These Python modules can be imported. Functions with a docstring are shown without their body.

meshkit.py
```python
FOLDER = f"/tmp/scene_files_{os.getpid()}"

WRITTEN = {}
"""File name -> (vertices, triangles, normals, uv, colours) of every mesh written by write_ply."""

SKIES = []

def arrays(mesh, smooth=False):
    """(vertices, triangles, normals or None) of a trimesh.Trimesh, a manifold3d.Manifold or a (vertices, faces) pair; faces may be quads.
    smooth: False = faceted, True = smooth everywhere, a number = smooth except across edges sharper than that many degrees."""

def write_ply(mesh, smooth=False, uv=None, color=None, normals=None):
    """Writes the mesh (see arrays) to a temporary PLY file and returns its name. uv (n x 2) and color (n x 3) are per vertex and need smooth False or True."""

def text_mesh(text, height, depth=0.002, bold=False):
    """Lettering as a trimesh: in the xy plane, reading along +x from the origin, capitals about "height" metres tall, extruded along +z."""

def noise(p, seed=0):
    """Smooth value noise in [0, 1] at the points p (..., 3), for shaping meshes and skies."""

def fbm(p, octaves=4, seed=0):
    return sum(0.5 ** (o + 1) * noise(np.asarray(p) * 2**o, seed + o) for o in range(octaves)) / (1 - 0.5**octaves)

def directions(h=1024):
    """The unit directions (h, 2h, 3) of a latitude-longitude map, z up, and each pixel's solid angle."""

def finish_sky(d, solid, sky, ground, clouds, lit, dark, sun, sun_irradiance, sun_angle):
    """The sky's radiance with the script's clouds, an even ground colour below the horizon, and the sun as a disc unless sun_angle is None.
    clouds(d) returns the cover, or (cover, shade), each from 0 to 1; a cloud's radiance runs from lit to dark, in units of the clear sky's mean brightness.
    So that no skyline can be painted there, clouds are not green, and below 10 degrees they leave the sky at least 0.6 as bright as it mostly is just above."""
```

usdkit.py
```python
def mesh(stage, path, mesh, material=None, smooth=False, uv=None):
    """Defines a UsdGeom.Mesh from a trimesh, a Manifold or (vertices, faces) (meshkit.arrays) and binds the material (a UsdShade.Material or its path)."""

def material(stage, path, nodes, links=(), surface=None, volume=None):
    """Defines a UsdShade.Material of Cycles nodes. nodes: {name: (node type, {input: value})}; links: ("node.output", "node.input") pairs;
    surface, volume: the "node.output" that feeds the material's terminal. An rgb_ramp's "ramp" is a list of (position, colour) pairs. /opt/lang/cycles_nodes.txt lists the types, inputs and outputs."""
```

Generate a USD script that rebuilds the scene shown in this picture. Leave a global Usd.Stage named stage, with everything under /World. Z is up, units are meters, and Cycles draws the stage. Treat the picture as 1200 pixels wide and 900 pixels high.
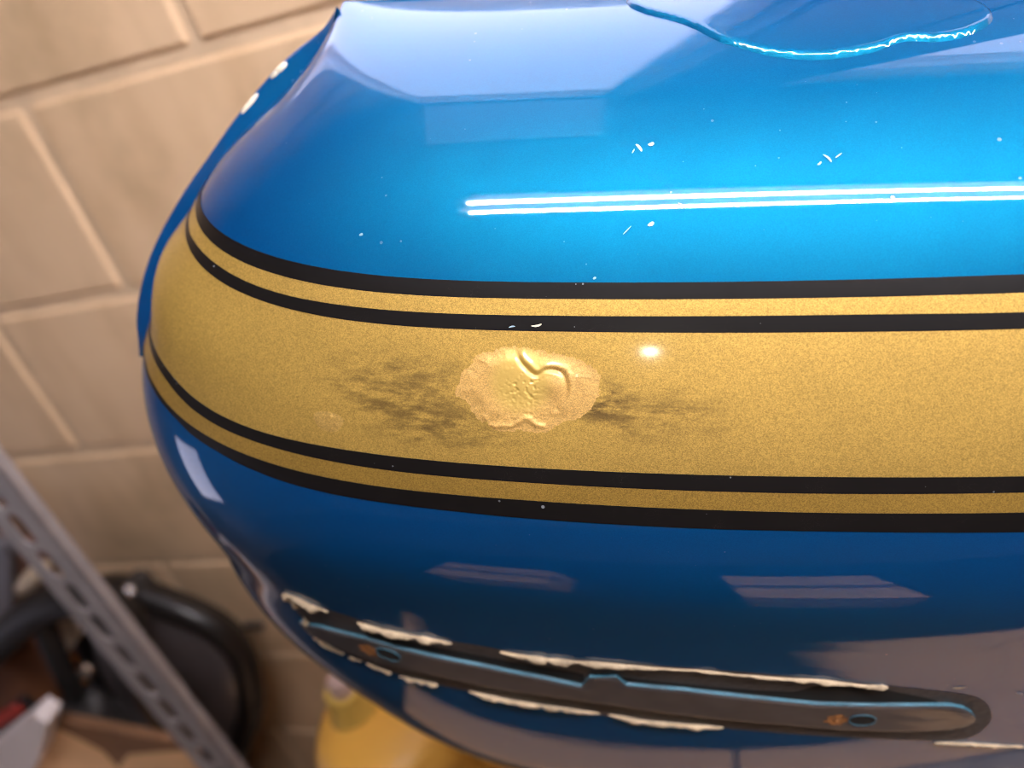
import math, random, json
import numpy as np
import trimesh, usdkit, meshkit, shapely
from scipy.interpolate import CubicSpline, PchipInterpolator, LinearNDInterpolator
from scipy.spatial import Delaunay
from pxr import Usd, UsdGeom, UsdLux, UsdShade, Gf, Sdf, Vt

random.seed(7)
rng = np.random.default_rng(7)
stage = Usd.Stage.CreateInMemory()
UsdGeom.SetStageUpAxis(stage, 'Z')
UsdGeom.SetStageMetersPerUnit(stage, 1.0)
world = UsdGeom.Xform.Define(stage, '/World')
stage.SetDefaultPrim(world.GetPrim())
UsdGeom.Scope.Define(stage, '/World/Looks')

# ------------------------------------------------------------------ camera, exposure, lamps
FPX = 900.0                                     # focal length in pixels of the 1200 x 900 frame
EYE = np.array([0.618, -0.6235, 1.4405])
RIGHT = np.array([0.94810, 0.19511, -0.25108])
DOWN = np.array([-0.09946, -0.56803, -0.81698])
FWD = np.array([-0.30202, 0.79955, -0.51914])
EXPOSURE = 0.0
TUBE_STRENGTH = 300.0
FLASH = 0.05
SKY = 2.3

cam = UsdGeom.Camera.Define(stage, '/World/camera')
cam.CreateProjectionAttr('perspective')
cam.CreateFocalLengthAttr(27.0)
cam.CreateHorizontalApertureAttr(36.0)
cam.CreateVerticalApertureAttr(27.0)
cam.CreateClippingRangeAttr(Gf.Vec2f(0.01, 50))
cam.CreateFStopAttr(6.0)
cam.CreateFocusDistanceAttr(0.225)
cam.CreateExposureAttr(EXPOSURE)
cam.AddTransformOp().Set(Gf.Matrix4d(*RIGHT, 0, *(-DOWN), 0, *(-FWD), 0, *EYE, 1))

flash = UsdLux.SphereLight.Define(stage, '/World/phone_flash')      # the phone's own small lamp, whose glint sits on the gold band
flash.CreateRadiusAttr(0.003)
flash.CreateIntensityAttr(FLASH * 6000)
flash.CreateColorAttr(Gf.Vec3f(1.0, 0.9, 0.75))
flash.AddTranslateOp().Set(Gf.Vec3d(0.611, -0.634, 1.4245))


sky = UsdLux.DomeLight.Define(stage, '/World/sky')                # overcast daylight, seen only through the high windows
sky.CreateIntensityAttr(SKY)
sky.CreateColorAttr(Gf.Vec3f(1.0, 0.91, 0.93))


def at(px, py, y):
    """The point of the plane Y = y that the camera sees at a pixel."""
    d = RIGHT * (px - 600) / FPX + DOWN * (py - 450) / FPX + FWD
    return EYE + d * (y - EYE[1]) / d[1]


# ------------------------------------------------------------------ helpers
used = {}


def numbered(parent, name):
    k = (parent, name)
    used[k] = used.get(k, -1) + 1
    return parent + '/' + (name if used[k] == 0 else '%s_%03d' % (name, used[k]))


def tag(p, label=None, cat=None, group=None, kind=None):
    p = p.GetPrim() if hasattr(p, 'GetPrim') else p
    for k, v in (('label', label), ('category', cat), ('group', group), ('kind', kind)):
        if v:
            p.SetCustomDataByKey(k, v)
    return p


def path_of(parent):
    return '/World' if parent is None else str(parent.GetPath())


def thing(name, label, cat, loc=(0, 0, 0), rot=None, group=None, kind=None):
    x = UsdGeom.Xform.Define(stage, numbered('/World', name))
    if rot is None:
        x.AddTranslateOp().Set(Gf.Vec3d(*map(float, loc)))
    else:                                        # rot: 3 x 3, columns are the local axes
        m = np.eye(4)
        m[:3, :3] = np.asarray(rot).T
        m[3, :3] = loc
        x.AddTransformOp().Set(Gf.Matrix4d(*m.ravel()))
    return tag(x, label, cat, group, kind)


def obj(name, mesh, mat, parent=None, smooth=35, label=None, cat=None, group=None, kind=None):
    m = usdkit.mesh(stage, numbered(path_of(parent), name), mesh, MAT[mat], smooth=smooth)
    return tag(m, label, cat, group, kind)


def cat_(ms):
    return trimesh.util.concatenate(ms)


def rbox(lo, hi, r=0.002):
    """A box with chamfered edges."""
    lo, hi = np.asarray(lo, float), np.asarray(hi, float)
    r = min(r, 0.49 * (hi - lo).min())
    pts = []
    for s in np.ndindex(2, 2, 2):
        c = np.where(s, hi, lo)
        for k in range(3):
            p = c.copy()
            for j in range(3):
                if j != k:
                    p[j] += r * (1 - 2 * s[j])
            pts.append(p)
    return trimesh.convex.convex_hull(np.array(pts))


def tube(pts, rad, sides=16, closed=False, caps=True, squash=None):
    """A swept tube with parallel-transported frames; rad is one radius or one per point."""
    p = np.asarray(pts, float)
    n = len(p)
    rad = np.broadcast_to(rad, (n,)).astype(float)
    t = (np.roll(p, -1, 0) - np.roll(p, 1, 0)) if closed else np.gradient(p, axis=0)
    t /= np.linalg.norm(t, axis=1, keepdims=True) + 1e-12
    a = np.cross(t[0], [0, 0, 1.0] if abs(t[0][2]) < 0.9 else [1.0, 0, 0])
    A = []
    for i in range(n):
        a = a - t[i] * (a @ t[i])
        a /= np.linalg.norm(a)
        A.append(a)
    A = np.array(A)
    B = np.cross(t, A)
    ang = np.arange(sides) * 2 * math.pi / sides
    v = p[:, None] + rad[:, None, None] * (np.cos(ang)[None, :, None] * A[:, None] + np.sin(ang)[None, :, None] * B[:, None])
    rows = n if closed else n - 1
    f = []
    for i in range(rows):
        k = (i + 1) % n
        for j in range(sides):
            q = (j + 1) % sides
            f += [[i * sides + j, i * sides + q, k * sides + q], [i * sides + j, k * sides + q, k * sides + j]]
    v = v.reshape(-1, 3)
    if caps and not closed:
        c0, c1 = len(v), len(v) + 1
        v = np.vstack([v, p[0], p[-1]])
        for j in range(sides):
            q = (j + 1) % sides
            f += [[c0, q, j], [c1, (n - 1) * sides + j, (n - 1) * sides + q]]
    return trimesh.Trimesh(v, np.array(f), process=False)


def lathe(profile, sides=48, axis=None, at_=(0, 0, 0)):
    """profile: (radius, height) pairs from the bottom up."""
    m = trimesh.creation.revolve(np.asarray(profile, float), sections=sides)
    if axis is not None:
        m.apply_transform(trimesh.geometry.align_vectors([0, 0, 1], axis))
    m.apply_translation(at_)
    return m


def smooth_path(pts, n=40, closed=False):
    p = np.asarray(pts, float)
    if closed:
        p = np.vstack([p, p[:1]])
    p = p[np.r_[True, np.linalg.norm(np.diff(p, axis=0), axis=1) > 1e-6]]
    s = np.r_[0, np.cumsum(np.linalg.norm(np.diff(p, axis=0), axis=1))]
    cs = CubicSpline(s, p, bc_type='periodic' if closed else 'not-a-knot')
    return cs(np.linspace(0, s[-1], n, endpoint=not closed))


def extrude(poly, depth):
    return trimesh.creation.extrude_polygon(poly, depth, engine='earcut')


# ------------------------------------------------------------------ materials
MAT = {}


def mat(name, nodes, links=(), surface='p.BSDF'):
    MAT[name] = usdkit.material(stage, '/World/Looks/' + name, nodes, links, surface=surface)


def plain(name, color, rough=0.5, metal=0.0, coat=0.0, noise=0.0, scale=20.0, bump=0.0, bscale=200.0, spec=0.5, color2=None):
    """One colour, with a little tonal noise and fine relief."""
    c = np.array(color, float)
    n = {'p': ('principled_bsdf', dict(base_color=tuple(c), roughness=rough, metallic=metal, coat_weight=coat, specular_ior_level=spec)), 'tc': ('texture_coordinate', {})}
    l = []
    if noise or color2 is not None:
        c2 = np.array(color2, float) if color2 is not None else c * (1 - noise)
        n['n'] = ('noise_texture', dict(scale=scale, detail=5.0, roughness=0.6))
        n['r'] = ('rgb_ramp', {'ramp': [(0.3, tuple(c2)), (0.62, tuple(c))]})
        l += [('tc.object', 'n.vector'), ('n.fac', 'r.fac'), ('r.color', 'p.base_color')]
    if bump:
        n['bn'] = ('noise_texture', dict(scale=bscale, detail=4.0))
        n['b'] = ('bump', dict(strength=bump, distance=0.002))
        l += [('tc.object', 'bn.vector'), ('bn.fac', 'b.height'), ('b.normal', 'p.normal')]
    mat(name, n, l)


# wall paint: beige, mottled with grime
mat('wall_paint', {
    'g': ('geometry', {}), 'p': ('principled_bsdf', dict(roughness=0.55, specular_ior_level=0.35)),
    'n1': ('noise_texture', dict(scale=4.5, detail=6.0, roughness=0.62)), 'r1': ('rgb_ramp', {'ramp': [(0.30, (0.56, 0.39, 0.23)), (0.48, (0.78, 0.545, 0.335)), (0.75, (0.84, 0.60, 0.38))]}),
    'mp': ('mapping', dict(scale=(9.0, 9.0, 2.6))), 'n2': ('noise_texture', dict(scale=2.2, detail=4.0)), 'r2': ('rgb_ramp', {'ramp': [(0.30, (0.72, 0.66, 0.58)), (0.52, (1, 1, 1))]}),
    'm': ('mix_color', dict(blend_type='multiply', fac=0.4)),
    'nb': ('noise_texture', dict(scale=70.0, detail=5.0, roughness=0.65)), 'b': ('bump', dict(strength=0.35, distance=0.004))},
    [('g.position', 'n1.vector'), ('n1.fac', 'r1.fac'), ('g.position', 'mp.vector'), ('mp.vector', 'n2.vector'), ('n2.fac', 'r2.fac'), ('r1.color', 'm.a'), ('r2.color', 'm.b'), ('m.result', 'p.base_color'),
     ('g.position', 'nb.vector'), ('nb.fac', 'b.height'), ('b.normal', 'p.normal')])
plain('mortar_paint', (0.78, 0.57, 0.37), 0.6, noise=0.25, scale=12, bump=0.3, bscale=90)
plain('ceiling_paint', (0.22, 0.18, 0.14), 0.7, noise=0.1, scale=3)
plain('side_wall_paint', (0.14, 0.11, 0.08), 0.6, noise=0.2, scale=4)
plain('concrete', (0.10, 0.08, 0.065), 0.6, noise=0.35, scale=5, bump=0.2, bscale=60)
plain('black_mat', (0.010, 0.009, 0.009), 0.8)
plain('dark_steel', (0.012, 0.013, 0.016), 0.5)
plain('white_enamel', (0.75, 0.73, 0.74), 0.3, coat=0.4)
plain('bench_wood', (0.20, 0.135, 0.09), 0.6, noise=0.4, scale=14)
plain('block_wood', (0.42, 0.29, 0.16), 0.6, noise=0.3, scale=30)
plain('grey_steel', (0.42, 0.385, 0.39), 0.45, metal=0.25, noise=0.2, scale=25)
plain('black_plastic', (0.012, 0.010, 0.010), 0.38, coat=0.25)
plain('gloss_black', (0.10, 0.088, 0.092), 0.36, coat=0.5)
plain('inner_brown', (0.085, 0.045, 0.022), 0.5)
plain('black_rubber', (0.014, 0.012, 0.012), 0.6)
plain('dark_grey', (0.05, 0.045, 0.045), 0.5)
plain('chrome', (0.80, 0.78, 0.80), 0.18, metal=1.0)
plain('yellow_plastic', (0.85, 0.46, 0.08), 0.4, noise=0.12, scale=8)
plain('yellow_neck', (0.66, 0.45, 0.10), 0.4)
plain('pink_plastic', (0.62, 0.45, 0.40), 0.5)
plain('cardboard', (0.85, 0.52, 0.27), 0.8, noise=0.12, scale=12)
plain('cardboard_dark', (0.26, 0.13, 0.065), 0.8, noise=0.25, scale=12)
plain('brown_card', (0.40, 0.14, 0.05), 0.75, noise=0.55, scale=10)
plain('white_card', (0.85, 0.77, 0.77), 0.7)
plain('red_plastic', (0.55, 0.05, 0.03), 0.4)
plain('orange_wood', (0.62, 0.24, 0.05), 0.45)
plain('cream_plastic', (0.80, 0.64, 0.45), 0.5)
plain('brown_glass', (0.16, 0.06, 0.03), 0.3)
plain('grey_tin', (0.32, 0.31, 0.34), 0.4, metal=0.4)
mat('frosted_sheet', {'t': ('transparent_bsdf', dict(color=(0.52, 0.55, 0.62))), 'd': ('diffuse_bsdf', dict(color=(0.4, 0.4, 0.42))), 'm': ('mix_closure', dict(fac=0.45))},
    [('t.BSDF', 'm.closure1'), ('d.BSDF', 'm.closure2')], surface='m.closure')
mat('tinted_glass', {'t': ('transparent_bsdf', dict(color=(0.58, 0.59, 0.66))), 'g': ('glossy_bsdf', dict(roughness=0.05)), 'm': ('mix_closure', dict(fac=0.08))},
    [('t.BSDF', 'm.closure1'), ('g.BSDF', 'm.closure2')], surface='m.closure')  # tint sets how much daylight the added low window lets in
mat('window_glass', {'t': ('transparent_bsdf', dict(color=(0.86, 0.88, 0.98))), 'g': ('glossy_bsdf', dict(roughness=0.02)), 'm': ('mix_closure', dict(fac=0.08))},
    [('t.BSDF', 'm.closure1'), ('g.BSDF', 'm.closure2')], surface='m.closure')
mat('tube_glow', {'e': ('emission', dict(color=(1.0, 0.94, 0.97), strength=TUBE_STRENGTH))}, surface='e.emission')


def paint(name, color, rough, metal, coat, flake, dust, edge=None, extra_nodes=None, extra_links=(), out=None, scratch=0.0, coat_rough=0.035, deep=None):
    """Sprayed paint under clear coat: metallic flake grain, dust specks and hairline scratches. Works in the tank's own coordinates."""
    n = {'tc': ('texture_coordinate', {}), 'p': ('principled_bsdf', dict(roughness=rough, metallic=metal, coat_weight=coat, coat_roughness=coat_rough, specular_ior_level=0.5 if metal else 0.2)),
         'fl': ('voronoi_texture', dict(scale=3900.0)), 'hv': ('hsv', dict(hue=0.5, saturation=1.0, fac=1.0, color=tuple(color))),
         'fr': ('map_range', dict(clamp=True, from_min=0.0, from_max=1.0, to_min=1 - flake, to_max=1 + flake)), 'sc': ('separate_color', {}),
         'mo': ('noise_texture', dict(scale=26.0, detail=4.0)), 'mr': ('map_range', dict(clamp=True, from_min=0.3, from_max=0.7, to_min=0.93, to_max=1.07)), 'mm': ('math', dict(math_type='multiply')),
         'dv': ('voronoi_texture', dict(scale=190.0)), 'dn': ('noise_texture', dict(scale=33.0, detail=2.0)), 'dr': ('map_range', dict(clamp=True, from_min=0.52, from_max=0.75, to_min=0.02, to_max=0.13)),
         'dl': ('math', dict(math_type='less_than')), 'da': ('math', dict(math_type='multiply', value2=dust)), 'dm': ('mix_color', dict(b=(0.50, 0.55, 0.60)))}
    l = [('tc.object', 'fl.vector'), ('fl.color', 'sc.color'), ('sc.r', 'fr.value'), ('tc.object', 'mo.vector'), ('mo.fac', 'mr.value'), ('fr.result', 'mm.value1'), ('mr.result', 'mm.value2'), ('mm.value', 'hv.value'),
         ('tc.object', 'dv.vector'), ('tc.object', 'dn.vector'), ('dn.fac', 'dr.value'), ('dv.distance', 'dl.value1'), ('dr.result', 'dl.value2'), ('dl.value', 'da.value1'), ('da.value', 'dm.fac')]
    src = 'hv.color'
    if extra_nodes:
        n.update(extra_nodes)
        l += list(extra_links) + [(src, 'x_in.a')]
        src = out
    l += [(src, 'dm.a'), ('dm.result', 'p.base_color')]
    if scratch:
        n.update({'sw': ('noise_texture', dict(scale=60.0, detail=3.0)), 'sx': ('mix_color', dict(fac=0.12)), 'sv': ('voronoi_texture', dict(feature='distance_to_edge', scale=210.0)),
                  'sl': ('map_range', dict(clamp=True, from_min=0.0, from_max=0.012, to_min=1.0, to_max=0.0)), 'sn': ('noise_texture', dict(scale=85.0)), 'sr': ('map_range', dict(clamp=True, from_min=0.54, from_max=0.72, to_min=0.0, to_max=scratch)),
                  'sm': ('math', dict(math_type='multiply')), 'so': ('mix_color', dict(b=(0.16, 0.13, 0.115)))})
        l = [x for x in l if x[1] != 'p.base_color']
        l += [('tc.object', 'sw.vector'), ('tc.object', 'sx.a'), ('sw.color', 'sx.b'), ('sx.result', 'sv.vector'), ('sv.distance', 'sl.value'), ('tc.object', 'sn.vector'), ('sn.fac', 'sr.value'),
              ('sl.result', 'sm.value1'), ('sr.result', 'sm.value2'), ('sm.value', 'so.fac'), ('dm.result', 'so.a'), ('so.result', 'p.base_color')]
    if deep:                                      # candy paint: cyan flake over a deep blue ground
        n['p'][1]['specular_tint'] = (0.02, 0.25, 0.42)
        n['p2'] = ('principled_bsdf', dict(base_color=deep, roughness=0.5, specular_ior_level=0.05, coat_weight=coat, coat_roughness=coat_rough))
        n['mx'] = ('mix_closure', dict(fac=0.5))
        l += [('p.BSDF', 'mx.closure1'), ('p2.BSDF', 'mx.closure2')]
    mat(name, n, l, surface='mx.closure' if deep else 'p.BSDF')


paint('blue_paint', (0.0, 0.190, 0.29), 0.52, 1.0, 1.0, 0.10, 0.40, coat_rough=0.015, deep=(0.002, 0.046, 0.225))
paint('black_paint', (0.006, 0.005, 0.005), 0.40, 0.0, 0.30, 0.0, 0.35, scratch=0.30, coat_rough=0.12)
plain('pale_edge_blue', (0.04, 0.135, 0.19), 0.5, noise=0.5, scale=90, bump=0.4, bscale=500)  # paler blue paints the light caught along the strip edge
plain('strip_reflect', (0.075, 0.066, 0.068), 0.40, coat=0.5, noise=0.35, scale=60)  # brown-grey puts the reflections on the blue strip into its colour
plain('glue_film', (0.062, 0.052, 0.050), 0.55, noise=0.4, scale=70, bump=0.3, bscale=300)
plain('putty', (0.47, 0.36, 0.235), 0.75, noise=0.5, scale=120, bump=0.5, bscale=600)
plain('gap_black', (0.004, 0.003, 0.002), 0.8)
plain('rust', (0.50, 0.20, 0.045), 0.85, color2=(0.07, 0.03, 0.02), scale=260, bump=0.6, bscale=700)
plain('bare_chip', (0.34, 0.46, 0.55), 0.5, noise=0.3, scale=300)
plain('cream_chip', (0.75, 0.68, 0.52), 0.5, noise=0.3, scale=300)

# ------------------------------------------------------------------ the room
X0, X1, Y0, ZC = -2.0, 3.2, -3.4, 3.3
BED = 1.4 - 0.2 * 7                               # bed joints every 0.2 m, one of them at 1.4 m
S = 'structure'
wall = UsdGeom.Xform.Define(stage, '/World/wall_back')
tag(wall, 'beige painted concrete block wall behind the blue tank', 'wall', kind=S)
WIN = [(0.04, 0.72, 1.62, 3.29), (1.04, 1.90, 1.62, 2.62)]             # high windows, above the frame: x from, x to, z from, z to
bed = shapely.box(X0, 0, X1, ZC).difference(shapely.union_all([shapely.box(a, c, b, d) for a, b, c, d in WIN]))
m = extrude(bed, 0.1155)
m.apply_transform(np.array([[1, 0, 0, 0], [0, 0, -1, 0.12], [0, 1, 0, 0], [0, 0, 0, 1.0]]))
obj('mortar_bed', m, 'mortar_paint', wall, smooth=False)
for c in range(17):
    z0, z1 = BED + 0.2 * c + 0.0055, min(BED + 0.2 * (c + 1) - 0.0055, ZC - 0.002)
    x = X0 - (0.2 if c % 2 else 0.0)              # course 6 (just under 1.4 m) has a head joint at x = 0
    while x < X1:
        a, b_ = max(x + 0.0055, X0), min(x + 0.4 - 0.0055, X1)
        spans = [(a, b_)]
        for wa, wb, wc, wd in WIN:
            if z1 > wc and z0 < wd:
                spans = [q for u0, u1 in spans for q in ((u0, min(u1, wa)), (max(u0, wb), u1)) if q[1] - q[0] > 0.03]
        for u0, u1 in spans:
            if u1 - u0 > 0.03 and z1 - z0 > 0.03:
                obj('concrete_block', rbox((u0, 0, z0), (u1, 0.03, z1), 0.0042), 'wall_paint', wall, smooth=False)
        x += 0.4
tag(obj('floor', rbox((X0, Y0, -0.1), (X1, 0.12, 0), 0.001), 'concrete'), 'grey concrete garage floor below everything', 'floor', kind=S)
SKYL = (0.04, 0.72, -0.50, -0.004)                 # skylight added to lengthen the window reflection: x from, x to, y from, y to
m = extrude(shapely.box(X0, Y0, X1, 0.12).difference(shapely.box(SKYL[0], SKYL[2], SKYL[1], SKYL[3])), 0.1)
m.apply_translation([0, 0, ZC])
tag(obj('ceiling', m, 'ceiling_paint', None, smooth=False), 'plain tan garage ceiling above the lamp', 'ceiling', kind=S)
LOW = (-1.05, -0.50, 0.12, 0.95)                  # low window added in the left wall for its daylight: y from, y to, z from, z to
m = extrude(shapely.box(Y0, 0, 0.12, ZC).difference(shapely.box(LOW[0], LOW[2], LOW[1], LOW[3])), 0.1)
m.apply_transform(np.array([[0, 0, 1, X0 - 0.1], [1, 0, 0, 0], [0, 1, 0, 0], [0, 0, 0, 1.0]]))
tag(obj('wall_left', m, 'side_wall_paint', None, smooth=False), 'plain brown side wall on the left with an added low window', 'wall', kind=S)
lw = UsdGeom.Xform.Define(stage, '/World/window_4')
tag(lw, 'low window added in the left wall for daylight and its reflection', 'window', kind=S)
m = extrude(shapely.box(LOW[0], LOW[2], LOW[1], LOW[3]).difference(shapely.box(LOW[0] + 0.03, LOW[2] + 0.03, LOW[1] - 0.03, LOW[3] - 0.03)), 0.05)
m.apply_transform(np.array([[0, 0, 1, X0 - 0.06], [1, 0, 0, 0], [0, 1, 0, 0], [0, 0, 0, 1.0]]))
obj('window_frame', m, 'white_enamel', lw, smooth=False)
obj('pane', rbox((X0 - 0.04, LOW[0] + 0.03, LOW[2] + 0.03), (X0 - 0.036, LOW[1] - 0.03, LOW[3] - 0.03), 0.0005), 'tinted_glass', lw, smooth=False)
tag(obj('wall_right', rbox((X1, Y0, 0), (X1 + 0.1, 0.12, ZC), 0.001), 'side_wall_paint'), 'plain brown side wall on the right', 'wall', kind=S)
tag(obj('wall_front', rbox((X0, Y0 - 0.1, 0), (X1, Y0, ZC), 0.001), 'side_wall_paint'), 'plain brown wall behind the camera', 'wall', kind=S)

for k, (a, b_, c, d) in enumerate(WIN):
    win = UsdGeom.Xform.Define(stage, '/World/window_%d' % (k + 1))
    tag(win, 'high white framed window in the block wall, %s' % ('above the left end of the tank' if k == 0 else 'above the right end of the tank'), 'window', kind=S)
    cells = [(a + 0.02, b_ - 0.02)]
    m = extrude(shapely.box(a, c, b_, d).difference(shapely.union_all([shapely.box(u0, c + 0.03, u1, d - 0.008) for u0, u1 in cells])), 0.04)
    m.apply_transform(np.array([[1, 0, 0, 0], [0, 0, -1, 0.05], [0, 1, 0, 0], [0, 0, 0, 1.0]]))
    obj('window_frame', m, 'white_enamel', win, smooth=False)
    for u0, u1 in cells:
        obj('pane', rbox((u0, 0.03, c + 0.03), (u1, 0.034, d - 0.008), 0.0005), 'window_glass', win, smooth=False)
win = UsdGeom.Xform.Define(stage, '/World/window_3')
tag(win, 'flat skylight added in the ceiling to extend the left window reflection', 'skylight', kind=S)
obj('pane', rbox((SKYL[0], SKYL[2], ZC + 0.03), (SKYL[1], SKYL[3], ZC + 0.034), 0.0005), 'frosted_sheet', win, smooth=False)

# ------------------------------------------------------------------ the two-tube ceiling lamp mirrored in the tank
LX, LY, LZ, LYAW, LLEN, LGAP = 0.395, -0.782, 2.20, -0.055, 2.4, 0.053
ca, sa = math.cos(LYAW), math.sin(LYAW)
lamp = thing('fluorescent_lamp', 'long two-tube fluorescent lamp with a dark housing hung under the ceiling', 'ceiling lamp', (LX, LY, LZ), [[ca, -sa, 0], [sa, ca, 0], [0, 0, 1]])
obj('housing', cat_([extrude(shapely.Polygon([(-0.055, 0.030), (-0.035, 0.05), (-0.035, 0.10), (0.035, 0.10), (0.035, 0.05), (0.055, 0.030), (0.055, 0.026), (0, 0.03), (-0.055, 0.026)]), LLEN + 0.1)
     .apply_transform(np.array([[0, 0, 1, -0.05], [1, 0, 0, 0], [0, 1, 0, 0], [0, 0, 0, 1.0]]))]), 'dark_steel', lamp)
for x in (0.4, 2.0):
    obj('hanger', rbox((x, -0.01, 0.10), (x + 0.02, 0.01, ZC - LZ), 0.001), 'grey_steel', lamp)
for s in (-1, 1):
    obj('tube', tube([(0.0, s * LGAP / 2, 0), (0.03, s * LGAP / 2, 0), (LLEN - 0.03, s * LGAP / 2, 0), (LLEN, s * LGAP / 2, 0)], 0.0058, 16), 'tube_glow', lamp)
    for x in (-0.03, LLEN):
        obj('lamp_holder', rbox((x, s * LGAP / 2 - 0.016, -0.02), (x + 0.03, s * LGAP / 2 + 0.016, 0.05), 0.003), 'white_enamel', lamp)

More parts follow.
